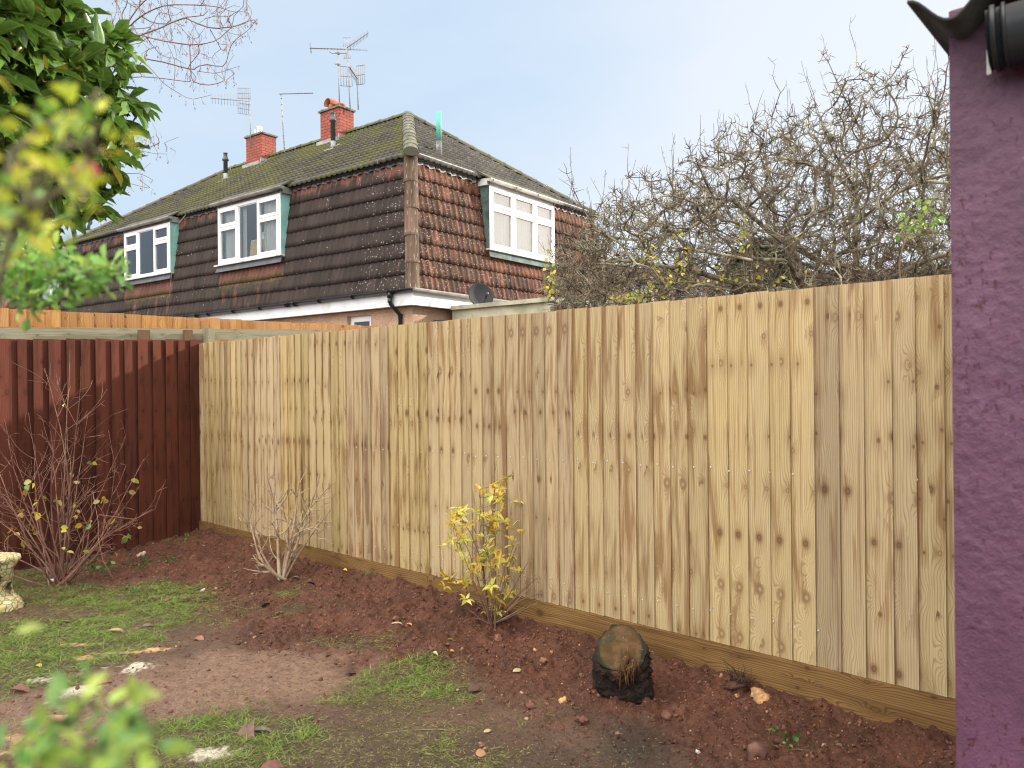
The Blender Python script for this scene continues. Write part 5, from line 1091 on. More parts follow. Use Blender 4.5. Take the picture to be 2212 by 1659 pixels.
M_keys = leafmat('seed_keys', .3, .7)
def seed_tree():
    rs = np.random.RandomState(29); d = 8.8
    Wd = lambda x, y, o=0.: W(x, y, d+o)
    base = A3(W(-60, 0, d)[0], d, 0.0)
    limbs = [[base, Wd(-40, 900), Wd(30, 500), Wd(120, 330), Wd(180, 230), Wd(240, 120), Wd(275, 58), Wd(298, 15), Wd(330, -60)],
             [Wd(180, 230), Wd(250, 120, .3), Wd(288, 82, .4), Wd(350, 57, .5), Wd(400, 37, .6), Wd(457, 30, .7), Wd(480, 12, .8), Wd(494, -10, .8)],
             [Wd(180, 230), Wd(230, 75, -.3), Wd(290, 72, -.4), Wd(350, 88, -.5), Wd(430, 98, -.5)],
             [Wd(180, 230), Wd(250, 125, .2), Wd(285, 120, .2), Wd(350, 135, .3), Wd(425, 150, .3), Wd(462, 161, .4), Wd(517, 141, .4)],
             [Wd(285, 120, .2), Wd(310, 132, .2), Wd(350, 178, .1), Wd(387, 202, .1), Wd(415, 217, 0), Wd(457, 204, 0)],
             [Wd(400, 37, .6), Wd(425, 50, .5), Wd(450, 60, .5), Wd(500, 60, .4), Wd(552, 38, .4)],
             [Wd(120, 330), Wd(230, 318), Wd(282, 324), Wd(325, 320), Wd(355, 310), Wd(384, 299)],
             [Wd(282, 324), Wd(310, 327), Wd(340, 333), Wd(361, 333)],
             [Wd(275, 58), Wd(320, 25, -.4), Wd(350, 10, -.5), Wd(400, 8, -.5)],
             [Wd(120, 330), Wd(180, 390), Wd(260, 375), Wd(300, 375), Wd(322, 352)],
             [Wd(30, 500), Wd(140, 440), Wd(240, 390), Wd(300, 400), Wd(328, 408)],
             [Wd(240, 120), Wd(260, 170), Wd(330, 165), Wd(400, 175), Wd(440, 180)],
             [Wd(298, 15), Wd(340, -20), Wd(420, -50), Wd(520, -60)]]
    poly = [(225, -60), (545, -60), (560, 50), (540, 75), (505, 110), (518, 150), (470, 190), (420, 190), (380, 150), (320, 165), (290, 175), (250, 160)]
    A = []
    while len(A) < 330:
        p = np.array([[rs.uniform(220, 560), rs.uniform(-60, 210)]])
        if inpoly(p, poly)[0]: A.append(Wd(p[0, 0], p[0, 1], rs.uniform(-.6, .9)))
    for c in ((310, 290, 18, 14, 12), (300, 385, 16, 14, 8), (215, 465, 12, 9, 6), (345, 322, 20, 6, 6), (275, 250, 12, 25, 8)):
        for _ in range(c[4]): A.append(Wd(c[0]+rs.normal()*c[2], c[1]+rs.normal()*c[3], rs.uniform(-.2, .3)))
    br, N, rad = grow(limbs, A, .08, .13, .0022, .30, .05, rs, up=-.05); r = root('bare_seed_tree', 'bare tree with drooping seed clusters on fine twigs, at the top left behind the laurel', 'tree', base)
    g = MB(); write_tubes(br, g)
    px = 1106+FP*N[:, 0]/N[:, 1]; ok = np.where(px > 215)[0]; k = rs.choice(ok, 620); tb = []; KP = []; KD = []
    for p in N[k]:
        ln = rs.uniform(.03, .12); q = p+A3(rs.normal()*.015, rs.normal()*.015, -ln); tb.append((np.array([p, (p+q)/2+rs.normal(size=3)*.006, q]), np.array([.0016, .0014, .0012])))
        if rs.rand() < .75:
            for _ in range(rs.randint(2, 5)): KP.append(q+rs.normal(size=3)*.008+A3(0, 0, rs.uniform(0, .02))); KD.append(A3(rs.normal()*.4, rs.normal()*.4, -1))
    write_tubes(tb, g, smoothing=False); g.build('branches', barkmat('seed_tree_bark', (.19, .12, .10), (.13, .08, .07), (.26, .24, .15), .4), r)
    n = len(KP); g = MB(); C = np.array([.20, .09, .07])*rs.uniform(.6, 1.5, (n, 1)); scatter(g, leaf_template('oval', 3), KP, np.array(KD), rs.normal(size=(n, 3)), rs.uniform(.015, .03, n), rs.uniform(.003, .006, n), C); g.build('seed_clusters', M_keys, r)
seed_tree()

# ================================================================== LAUREL
def laurel():
    rs = np.random.RandomState(41); D0 = 2.7
    base = A3(W(-330, 0, D0)[0], D0+.1, -.05); r = root('cherry_laurel', 'tall glossy green laurel filling the top left corner', 'shrub', base)
    poly = [(-520, -160), (60, -160), (85, -40), (95, 60), (88, 130), (78, 200), (65, 260), (72, 320), (55, 365), (0, 395), (-60, 420), (-120, 440), (-520, 500)]
    pw = np.array([W(p[0], p[1], D0)[[0, 2]] for p in poly]); lo, hi = pw.min(0), pw.max(0); T = []; 
    while len(T) < 1050:
        p = rs.uniform(lo, hi, (400, 2)); p = p[inpoly(p, pw)]
        for q in p: T.append([q[0], D0+rs.uniform(-.32, .75), q[1]])
    T = np.array(T[:1050]); br, N, rad = grow([[base, W(-300, 900, D0+.1), W(-240, 500, D0+.2), W(-130, 250, D0+.3), W(-40, 60, D0+.3)]], T, .10, .12, .0032, .36, .05, rs)
    g = MB(); write_tubes(br, g); g.build('stems', barkmat('laurel_bark', (.16, .14, .08), (.09, .08, .05)), r)
    P, Dn, Nn, Ls, Ws, C = [], [], [], [], [], []
    for tp in T:
        out = unit(A3(rs.normal()*.5+.55, rs.normal()*.5-.35, rs.normal()*.35+.02)); n = rs.randint(6, 11); side = unit(np.cross(out, UP)); ln = rs.uniform(.10, .2)
        for i in range(n):
            k = i/n; a = i*2.4+rs.rand(); lat = unit(side*math.cos(a)+UP*math.sin(a)*.8); d = unit(out*(.55+.9*k)+lat*(1.0-.35*k)+A3(0, 0, -.18)); P.append(tp-out*ln*(1-k)*.9); Dn.append(d); Nn.append(unit(UP*1.0+rs.normal(size=3)*.35-out*.1)); L_ = rs.uniform(.095, .165)*(1-.25*(k > .8)); Ls.append(L_); Ws.append(L_*rs.uniform(.17, .22))
            c = np.array([.105, .195, .034])*rs.uniform(.6, 1.5); 
            if rs.rand() < .16: c = np.array([.17, .29, .05])*rs.uniform(.7, 1.2)
            if rs.rand() < .012: c = np.array([.42, .36, .05])
            C.append(c)
    g = MB(); scatter(g, leaf_template('obov', 6), np.array(P), np.array(Dn), np.array(Nn), Ls, Ws, np.array(C)); g.build('leaves', leafmat('laurel_leaf', .26, .26, .6, .45), r, True)
laurel()

# ================================================================== FOREGROUND TWIGS (close to the lens)
def near_branch(name, label, cat, paths, sprigs, leaf, size, cols, stemcol, seed, nper=(5, 9), berries=(), kind='oval'):
    rs = np.random.RandomState(seed); b = paths[0][0]; r = root(name, label, cat, b); g = MB()
    for pl in paths: pl = np.array(pl); g.tube(pl, np.linspace(.0020, .0011, len(pl)), 6, col=(.5, .5, .5, 1))
    P, Dn, Nn, Ls, Ws, C = [], [], [], [], [], []
    for (c, k) in sprigs:
        j = min((np.linalg.norm(q-c), tuple(q)) for pl in paths for q in pl)[1]; g.tube(curve(j, c, rs.normal(size=3)*.006, 5), [.0014, .0013, .0012, .001, .0008], 5, col=(.5, .5, .5, 1))
        for _ in range(k):
            o = rs.normal(size=3); P.append(c+o*.006); Dn.append(unit(o+A3(0, -.1, .2))); Nn.append(unit(rs.normal(size=3)+UP*.6+A3(0, -.5, 0))); L_ = rs.uniform(*size); Ls.append(L_); Ws.append(L_*rs.uniform(.22, .3)); C.append(np.array(cols[rs.randint(len(cols))])*rs.uniform(.75, 1.25))
    g.build('stems', barkmat(name+'_bark', stemcol, tuple(x*.6 for x in stemcol)), r)
    g = MB(); scatter(g, leaf_template(kind), np.array(P), np.array(Dn), np.array(Nn), Ls, Ws, np.array(C)); g.build('leaves', leafmat(name+'_leaf', .45, .45), r, True)
    for q in berries:
        g = MB(); V, F = lump(77, 2); V = unit(V); g.add(V*.0065+q, F3=F); g.build('berry', plain('red_berry', (.28, .015, .012), .6, .1), r, True)
YL = [(.62, .62, .05), (.50, .56, .05), (.36, .50, .05), (.62, .55, .08), (.20, .36, .06)]; GL = [(.20, .42, .08), (.28, .50, .10), (.16, .34, .07), (.36, .50, .10)]
def near_plants():
    rs = np.random.RandomState(51); d = .40; sp = []
    for (x, y, k) in ((100, 265, 5), (150, 235, 4), (200, 225, 5), (215, 260, 6), (140, 300, 6), (180, 320, 4), (60, 235, 4), (110, 330, 4), (210, 320, 4), (30, 335, 6), (80, 370, 5), (140, 365, 5), (20, 400, 6), (60, 430, 7), (110, 400, 6), (150, 420, 7), (185, 385, 5), (205, 350, 4), (40, 480, 7), (90, 470, 7), (20, 525, 6), (60, 520, 4), (170, 450, 5), (5, 440, 5), (120, 450, 5)):
        sp.append((W(x+rs.normal()*6, y+rs.normal()*6, d+rs.uniform(-.05, .07)), k))
    paths = [[W(-60, 1000, d), W(-20, 700, d), W(30, 480, d), W(90, 370, d), W(140, 300, d), W(200, 220, d), W(215, 195, d)], [W(30, 480, d), W(80, 440, d-.03), W(150, 400, d-.03), W(190, 340, d-.02)], [W(-20, 700, d), W(-5, 500, d+.03), W(10, 400, d+.03), W(20, 330, d+.03)], [W(30, 480, d), W(60, 500, d), W(110, 490, d)]]
    near_branch('berry_shrub', 'blurred yellow-green twigs with a red berry, in front of the laurel', 'shrub', paths, sp, None, (.007, .014), YL, (.12, .11, .06), 52, berries=[W(186, 372, d-.01)])
    d = 1.02; sp = []
    for i in range(56):
        k = i/55; x = 15+k*240; y = 548+38*math.sin(k*2.6)+k*12+rs.normal()*12*(1-.5*k); sp.append((W(x, y, d+rs.uniform(-.06, .06)), 7))
    for i in range(26): sp.append((W(rs.uniform(0, 110), rs.uniform(590, 668), d+rs.uniform(-.08, .08)), 7))
    for x, y in ((140, 625), (152, 632), (35, 520), (70, 525), (120, 540)): sp.append((W(x, y, d), 7))
    paths = [[W(-80, 1100, d), W(-60, 760, d), W(-20, 640, d), W(60, 585, d), W(140, 575, d), W(200, 590, d), W(262, 600, d)], [W(-20, 640, d), W(40, 650, d), W(90, 640, d)], [W(-20, 640, d), W(30, 560, d+.03), W(90, 545, d+.03)]]
    near_branch('small_leaved_shrub', 'bright green small-leaved shrub reaching in from the left edge above the red fence', 'shrub', paths, sp, None, (.012, .021), GL, (.14, .13, .08), 53, kind='obov')
    d = .40; sp = []
    for (x, y, k) in ((175, 1520, 3), (215, 1535, 4), (240, 1520, 3), (130, 1575, 6), (180, 1590, 7), (235, 1580, 6), (275, 1560, 5), (300, 1570, 5), (310, 1600, 5), (90, 1610, 6), (40, 1640, 8), (0, 1630, 7), (140, 1640, 8), (200, 1640, 8), (255, 1625, 6), (290, 1630, 3), (170, 1670, 8), (70, 1680, 8), (-10, 1690, 8), (-2, 1372, 2), (-22, 1380, 3)):
        sp.append((W(x, y, d+rs.uniform(-.05, .05)), k))
    paths = [[W(-60, 2100, d), W(20, 1750, d), W(120, 1640, d), W(200, 1580, d), W(290, 1560, d)], [W(20, 1750, d), W(60, 1650, d), W(150, 1560, d), W(190, 1500, d)], [W(-60, 2100, d), W(-60, 1600, d), W(-20, 1380, d)]]
    near_branch('leafy_shrub', 'blurred pale green leafy sprigs close to the lens at the bottom left', 'shrub', paths, sp, None, (.011, .019), [(.30, .52, .14), (.40, .55, .10), (.48, .58, .12), (.22, .44, .12)], (.12, .14, .06), 54)
near_plants()

# ================================================================== GARDEN SHRUBS
def gpt(px, py): q = G(px, py, -.01); return A3(q[0], q[1], gz(q[0], q[1])-.02)
def stems(base, specs, rs, r0, nside, sl, rt=.0010, spread=.04, ang=.7, sub=True):
    br = []; nodes = []
    for tip, bend in specs:
        a = base+A3(rs.normal()*spread, rs.normal()*spread, 0); n = 12; P = curve(a, tip, bend, n)+rs.normal(size=(n, 3))*.004*np.linspace(0, 1, n)[:, None]; rr = np.linspace(r0*rs.uniform(.7, 1.15), rt, n); br.append((P, rr)); L_ = np.linalg.norm(tip-a)
        for i in range(nside):
            k = rs.uniform(.25, .95); j = int(k*(n-1)); q = P[j]; t = unit(P[min(j+1, n-1)]-P[j-1]); s = unit(np.cross(t, rs.normal(size=3))); d = unit(t*rs.uniform(.6, 1.2)+s*ang); l = sl*L_*rs.uniform(.35, 1)*(1.15-k*.6); m = 6; e = curve(q, q+d*l+UP*l*.12, rs.normal(size=3)*.02, m); br.append((e, np.linspace(max(rt, rr[j]*.6), rt*.8, m))); nodes.append(e[-1])
            if sub:
                for _ in range(rs.randint(1, 4)):
                    jj = rs.randint(1, m); d2 = unit(d+rs.normal(size=3)*.6); l2 = l*rs.uniform(.2, .5); br.append((np.array([e[jj], e[jj]+d2*l2*.5+rs.normal(size=3)*.004, e[jj]+d2*l2]), np.array([rt*1.1, rt, rt*.8]))); nodes.append(e[jj]+d2*l2)
        nodes.append(P[-1])
    return br, np.array(nodes)
def fan(base, d, pts, rs, dz=.35, bend=.06): return [(W(x, y, d+rs.uniform(-dz, dz)), rs.normal(size=3)*bend) for x, y in pts]
def scatter_bits(r, name, P, size, wr, cols, rs, mat, kind='oval', down=.4):
    n = len(P); C = np.array([cols[i] for i in rs.randint(0, len(cols), n)])*rs.uniform(.75, 1.2, (n, 1)); g = MB(); L_ = rs.uniform(*size, n)
    scatter(g, leaf_template(kind), P, rs.normal(size=(n, 3))+A3(0, 0, -down), rs.normal(size=(n, 3))+A3(0, -.7, .4), L_, L_*wr, C); g.build(name, mat, r, True)
def red_stem_shrub():
    rs = np.random.RandomState(61); b = gpt(128, 1252); d = b[1]; r = root('red_stemmed_shrub', 'bare red-stemmed shrub with a few yellow leaves in front of the dark red fence', 'shrub', b)
    t1 = [(150, 756), (178, 792), (140, 830), (188, 900), (95, 795), (270, 945), (210, 990), (310, 990), (250, 1000), (300, 1050), (10, 905), (-20, 960), (60, 890), (-40, 1040), (-70, 1100), (-90, 1160), (30, 980), (75, 960), (110, 930), (330, 1100), (290, 1120), (250, 1110), (160, 960), (130, 990), (-60, 980), (-100, 1060), (200, 1060), (225, 1160)]
    br, nd = stems(b, fan(b, d, t1, rs, .38, .07), rs, .0085, 7, .34, .0016, .05, .75)
    a = gpt(128, 1252); br.append((np.array([a, W(170, 1180, d-.1), W(215, 1112, d-.15), W(290, 1122, d-.2), W(335, 1100, d-.2), W(352, 1052, d-.2), W(359, 1035, d-.2)]), np.linspace(.006, .0014, 7)))
    br.append((np.array([W(200, 1060, d-.2), W(213, 1130, d-.3), W(212, 1160, d-.4), W(222, 1210, d-.5), W(245, 1250, d-.5)]), np.linspace(.003, .0016, 5)))
    g = MB(); write_tubes(br, g, smoothing=False); g.build('stems', barkmat('red_stem_bark', (.24, .12, .09), (.14, .07, .055), (.36, .25, .18), .4), r)
    pts = [(57, 1046), (55, 1058), (70, 1040), (122, 1082), (163, 1088), (164, 1112), (28, 1142), (74, 1134), (138, 1186), (142, 1190), (45, 1178), (130, 1143), (220, 1076), (228, 1080), (228, 1076), (295, 1035), (198, 1000), (275, 1150), (275, 1158), (198, 1128), (49, 1112), (83, 1108), (180, 1190), (86, 1080), (82, 1145)]
    P = np.array([W(x+rs.normal()*2, y+rs.normal()*2, d-.15+rs.uniform(-.2, .2)) for x, y in pts for _ in range(2)]); P = np.vstack([P, nd[rs.choice(len(nd), 12)]])
    scatter_bits(r, 'leaves', P, (.035, .065), .36, [(.62, .46, .05), (.55, .30, .05), (.18, .26, .08), (.42, .44, .08), (.50, .36, .12)], rs, leafmat('red_shrub_leaf', .35, .5))
red_stem_shrub()
def bare_shrub():
    rs = np.random.RandomState(67); b = gpt(612, 1252); d = b[1]; r = root('bare_shrub', 'small pale-stemmed leafless shrub left of the yellow-leaved one, before the new fence', 'shrub', b)
    t1 = [(575, 1012), (592, 1022), (548, 1070), (540, 1095), (650, 1018), (692, 1022), (722, 1040), (715, 1100), (605, 1090)]
    br, nd = stems(b, fan(b, d, t1, rs, .16, .05), rs, .0125, 9, .34, .0030, .022, 1.0)
    br.append((np.array([W(590, 1200, d), W(560, 1150, d-.05), W(530, 1120, d-.1), W(510, 1095, d-.1), W(507, 1083, d-.1)]), np.linspace(.006, .0018, 5))); br.append((np.array([W(640, 1190, d), W(670, 1165, d-.05), W(700, 1163, d-.1), W(728, 1180, d-.1)]), np.linspace(.003, .0014, 4)))
    g = MB(); write_tubes(br, g, smoothing=False); g.build('stems', barkmat('pale_stem_bark', (.40, .29, .20), (.25, .175, .12), (.42, .38, .28), .5), r)
bare_shrub()
def variegated_shrub():
    rs = np.random.RandomState(71); b = gpt(1062, 1358); d = b[1]; r = root('variegated_shrub', 'thin shrub with yellow and cream-edged leaf clusters before the new fence', 'shrub', b)
    whorl = [(1038, 1058), (1045, 1070), (1075, 1075), (1092, 1030), (1130, 1090), (990, 1100), (997, 1115), (1028, 1105), (1060, 1115), (1070, 1125), (980, 1130), (1105, 1140), (1002, 1165), (975, 1165), (1045, 1160), (1055, 1180), (1110, 1180), (1108, 1200), (1065, 1190), (1078, 1205), (1035, 1215), (1022, 1232), (1008, 1205), (1095, 1215), (1102, 1225), (960, 1245), (985, 1262), (975, 1250), (1058, 1268), (1113, 1280), (1063, 1290), (1078, 1300), (1050, 1140), (1085, 1105), (1020, 1170), (990, 1190), (1050, 1205), (1035, 1250), (1118, 1150), (1010, 1135), (1048, 1320), (1070, 1150), (1000, 1255), (1090, 1250), (965, 1180), (1118, 1235)]
    tips = [W(x, y, d+rs.uniform(-.16, .16)) for x, y in whorl]; tips += [q+rs.normal(size=3)*A3(.05, .05, .05) for q in tips[0:34]]; main = [(t, rs.normal(size=3)*.03) for t in tips[:26:2]]
    br, nd = stems(b, main, rs, .0055, 3, .2, .0013, .03, .7); allp = np.vstack([p for p, _ in br])
    for t in tips:
        low = allp[allp[:, 2] < t[2]-.03]; j = low[np.argmin(((low-t)**2).sum(1))]; br.append((curve(j, t, rs.normal(size=3)*.01, 5), np.linspace(.002, .0012, 5)))
    for x, y in ((1165, 1245), (1178, 1282), (1140, 1215), (1176, 1290), (1120, 1300), (980, 1285), (1135, 1310), (1000, 1345), (1150, 1262)): br.append((curve(b, W(x, y, d-.1+rs.uniform(-.1, .1)), rs.normal(size=3)*.02, 7), np.linspace(.006, .0016, 7)))
    for x, y in ((1165, 1245), (1178, 1282), (1150, 1262)):
        for _ in range(6): q = W(x-rs.uniform(0, 40), y+rs.uniform(0, 30), d-.1); br.append((np.array([q, q+A3(rs.uniform(-.01, .03), 0, rs.uniform(.01, .04))]), np.array([.002, .0012])))
    g = MB(); write_tubes(br, g, smoothing=False); g.build('stems', barkmat('variegated_stem_bark', (.22, .13, .09), (.14, .085, .06), (.36, .28, .2), .3), r)
    P, D, Nn, Ls, C = [], [], [], [], []; cols = [(.66, .50, .06), (.64, .54, .10), (.50, .50, .10), (.62, .38, .05), (.68, .60, .20), (.66, .46, .05)]
    for t in tips:
        ax = unit(rs.normal(size=3)*.5+A3(0, -.4, .8)); s = unit(np.cross(ax, rs.normal(size=3))); s2 = np.cross(ax, s); base_c = rs.randint(len(cols))
        for i in range(rs.randint(5, 8)): a = i*6.283/6+rs.rand(); d_ = unit(s*math.cos(a)+s2*math.sin(a)+ax*.35); P.append(t+d_*.003); D.append(d_); Nn.append(unit(ax+rs.normal(size=3)*.3)); Ls.append(rs.uniform(.036, .068)); C.append(np.array(cols[base_c if rs.rand() < .55 else rs.randint(len(cols))])*rs.uniform(.8, 1.15))
    g = MB(); Ls = np.array(Ls); scatter(g, leaf_template('lance'), np.array(P), np.array(D), np.array(Nn), Ls, Ls*.19, np.array(C)); g.build('leaves', leafmat('variegated_leaf', .3, .45), r, True)
variegated_shrub()

def bramble():
    for i, (x, y, lab, s, n) in enumerate(((205, 1245, 'green bramble shoot with broad leaves at the foot of the red-stemmed shrub', .055, 9), (330, 1215, 'small green weeds along the base of the red fence', .025, 34), (265, 1232, 'low green weed between the red-stemmed shrub and the fence base', .02, 22), (505, 1175, 'little green weed in the heaped soil near the fence corner', .02, 10), (820, 1262, 'tiny green seedling beside the gravel board of the new fence', .018, 10), (1690, 1618, 'single green weed in the dark soil at the bottom right', .03, 6), (255, 1265, 'small green seedlings at the top of the lawn', .018, 24), (400, 1180, 'sprig of green weed against the bottom of the red fence', .022, 12))):
        rs = np.random.RandomState(80+i); b = gpt(x, y); r = root('weed', lab, 'weed', b, 'weeds in the garden soil'); g = MB(); P = []; br = []
        for _ in range(n):
            sp = .12 if n > 15 else .05; q = b+A3(rs.normal()*sp*1.3, rs.normal()*sp*.5, 0); q[2] = gz(q[0], q[1]); t = q+A3(rs.normal()*.02, rs.normal()*.02, rs.uniform(.3, 1)*(s*2.6 if n < 15 else s*1.6)); br.append((np.vstack([[b, (b+q)/2+A3(0, 0, .006)], curve(q, t, rs.normal(size=3)*.004, 4)]), np.linspace(.0016, .001, 6))); P += [t]*3
        write_tubes(br, g, smoothing=False); g.build('stems', barkmat('weed_stem', (.16, .18, .06), (.12, .14, .05)), r)
        scatter_bits(r, 'leaves', np.array(P), (s*.6, s*1.1), .38, [(.07, .15, .035), (.10, .20, .05), (.14, .22, .08)], rs, M_grass if i else leafmat('bramble_leaf', .2, .35), 'oval', -.2)
bramble()

# ================================================================== STUMP, STONE AND SMALL THINGS
def stump():
    rs = np.random.RandomState(91); b = gpt(1345, 1490); d = b[1]-.02; b = A3(b[0], b[1], gz(b[0], b[1])-.06); r = root('tree_stump', 'dark wet tree stump with slanting sawn top and torn splinters', 'tree stump', b)
    m = 72; rings = 26; hgt = .262; lean = A3(-.010, -.03, 0); R0 = .118; a = np.arange(m)*2*np.pi/m; tn = unit(A3(-.20, -.72, 1)); top = b+A3(-.010, -.02, hgt); V = []
    prof = 1+.09*np.cos(2*a+.7)+.05*np.cos(3*a+2.)+.02*np.cos(7*a)
    notch = np.exp(-((np.angle(np.exp(1j*(a-(-1.15))))/.42)**2))        # torn side towards the camera, right of centre
    def zt(x, y): return top[2]-((x-top[0])*tn[0]+(y-top[1])*tn[1])/tn[2]
    for k in range(rings):
        t = k/(rings-1); rr = R0*prof*(1.06-.10*t+.12*(1-t)**3); bark = (domes(a*1.2+5, a*0+t*3.4, .13, 7, .8)*.022+(fbm(a*5, a*0+t*9, 8, 5)-.5)*.045)*(.3 if k == rings-1 else 1)
        rr = rr+bark-notch*.035*sstep(.35, .8, t); x = b[0]+lean[0]*t+rr*np.cos(a); y = b[1]+lean[1]*t+rr*np.sin(a); zmax = zt(x, y)-notch*.05; z = b[2]+(zmax-b[2])*t; V += list(np.stack([x, y, z], 1))
    V = np.array(V); i = np.arange(rings-1)[:, None]*m; j = np.arange(m)[None]; F = np.stack([i+j, i+(j+1) % m, i+m+(j+1) % m, i+m+j], -1).reshape(-1, 4)
    g = MB(); g.add(V, F4=F); t = NT('wet_bark'); p = t.pos(); n = t.noise(p, 18., 6, .7); c = t.mix(t.mr(n, .35, .7), (.012, .008, .006), (.055, .030, .020)); c = t.mix(t.mr(t.noise(p, 9., 4), .58, .7), c, (.10, .042, .024)); n2 = t.noise(p, 70., 4, .7)
    g.build('bark', t.fin(c, .7, t.bump(t.math('ADD', n, n2), 1., .035), .25), r, True)
    # sawn face
    rim = V[-m:]; g = MB(); cen = rim.mean(0); cen[2] = zt(cen[0], cen[1]); VV = []; 
    for k in range(9): 
        q = cen+(rim-cen)*(k/8.)*.995; s_ = fbm(q[:, 0]*40, q[:, 1]*40, 9, 4)-.5; q = q.copy(); q[:, 2] += s_*.018*(k < 8)+.003; VV.append(q)
    VV = np.vstack(VV); i = np.arange(8)[:, None]*m; F = np.stack([i+j, i+m+j, i+m+(j+1) % m, i+(j+1) % m], -1).reshape(-1, 4)[m:]; kk = np.stack([i[1]*0+j[0]*0+0, j[0]+m, (j[0]+1) % m+m], 1)
    uv = (VV-cen)[:, :2]; g.add(VV, F4=F, F3=kk, uv=uv)
    t = NT('sawn_stump_face'); u = t.uv(); dist = t.vm('LENGTH', u); n = t.noise(t.pos(), 16., 4, .6); rg = t.math('FRACT', t.math('ADD', t.math('MULTIPLY', dist, 90.), t.math('MULTIPLY', n, 2.5)))
    c = t.mix(t.mr(n, .4, .62), (.060, .038, .016), (.10, .060, .032)); c = t.mix(t.math('MULTIPLY', t.mr(rg, .3, .8), .22), c, (.05, .03, .015)); c = t.mix(t.mr(dist, .094, .112), c, (.02, .02, .014)); c = t.mix(t.math('MULTIPLY', t.mr(t.noise(t.pos(), 11., 3), .56, .62), .7), c, (.035, .035, .028))
    vo = t.vor(t.pos(), 110.); c = t.mix(t.math('MULTIPLY', t.mr(vo['Distance'], .16, .08), t.math('GREATER_THAN', t.sep(vo['Color'])[0], .93)), c, (.6, .55, .42)); g.build('sawn_face', t.fin(c, .85, t.bump(n, .6, .01), .06), r, True)
    # splinters and hanging roots
    g = MB(); dirn = A3(math.cos(-1.15), math.sin(-1.15), 0)
    for _ in range(62):
        an = -1.15+rs.normal()*.38; rr = R0*rs.uniform(.55, .98); q = A3(b[0]+lean[0]+rr*math.cos(an), b[1]+lean[1]+rr*math.sin(an), 0); q[2] = zt(q[0], q[1])-rs.uniform(.03, .08); e = q+A3(rs.normal()*.006, rs.normal()*.006, rs.uniform(.03, .085)); c_ = rs.uniform(.2, 1); g.tube([q, (q+e)/2, e], [.004, .003, .0004], 4, col=(c_, c_, c_, 1))
    q = top+dirn*.06+A3(0, 0, -.06); g.tube([q, q+A3(.006, -.01, .03), q+A3(-.004, -.02, .085)], [.010, .007, .001], 6, col=(.9, .9, .9, 1))
    g.build('splinters', barkmat('splinter_wood', (.14, .065, .025), (.05, .026, .012)), r)
    g = MB()
    for _ in range(16):
        an = -1.2+rs.normal()*.5; q = A3(b[0]+R0*math.cos(an), b[1]+R0*math.sin(an)-.004, b[2]+rs.uniform(.12, .26)); P = [q]
        for _k in range(5): P.append(P[-1]+A3(rs.normal()*.012, -abs(rs.normal())*.004, rs.normal()*.010-.006))
        g.tube(P, np.linspace(.0018, .0007, 6), 3, col=(.8, .8, .8, 1), cap=False)
    g.build('roots', barkmat('fine_root', (.22, .14, .09), (.10, .06, .04)), r)
stump()

def pedestal():
    b = gpt(-22, 1312); d = b[1]; b = A3(W(-52, 0, d)[0], d+.1, gz(-3.6, 5.4)-.03); r = root('stone_pedestal', 'pale yellow carved stone pedestal at the left edge beside the red-stemmed shrub', 'garden ornament', b)
    prof = [(0, .19), (.03, .195), (.07, .185), (.10, .155), (.13, .120), (.18, .108), (.24, .118), (.30, .130), (.34, .150), (.375, .17), (.395, .165), (.40, .15)]; zs = np.linspace(0, .40, 60); rr = np.interp(zs, [p[0] for p in prof], [p[1] for p in prof]); m = 96; a = np.arange(m)*2*np.pi/m; V = []
    for z, q in zip(zs, rr): bump = .010*np.sin(a*4+np.sin(z*26)*1.6)+.008*domes(a*q+4, a*0+z, .045, 3, .9)+.005*(fbm(a*6, a*0+z*30, 6, 4)-.5); V += list(np.stack([b[0]+(q+bump)*np.cos(a), b[1]+(q+bump)*np.sin(a), b[2]+z+a*0], 1))
    n = len(zs); i = np.arange(n-1)[:, None]*m; j = np.arange(m)[None]; F = np.stack([i+j, i+(j+1) % m, i+m+(j+1) % m, i+m+j], -1).reshape(-1, 4); V.append(A3(b[0], b[1], b[2]+.40)); k = np.stack([(n-1)*m+j[0], (n-1)*m+(j[0]+1) % m, j[0]*0+n*m], 1)
    t = NT('lichened_stone'); p = t.pos(); n1 = t.noise(p, 9., 5, .65); vo = t.vor(p, 24., 'DISTANCE_TO_EDGE'); c = t.mix(t.mr(n1, .35, .7), (.46, .38, .17), (.60, .55, .34)); c = t.mix(t.math('MULTIPLY', t.mr(vo['Distance'], .06, .0), .75), c, (.12, .11, .07)); c = t.mix(t.mr(t.noise(p, 5., 4), .58, .64), c, (.08, .055, .04))
    g = MB(); g.add(np.array(V), F4=F, F3=k); g.build('shaft', t.fin(c, .9, t.bump(t.math('ADD', n1, t.mr(vo['Distance'], 0., .1)), .8, .01), .2), r, True)
    g = MB(); g.box(b+A3(-.21, -.21, -.05), A3(.42, 0, 0), A3(0, .42, 0), UP*.07); g.build('plinth', r and bpy.data.materials['lichened_stone'], r)
pedestal()

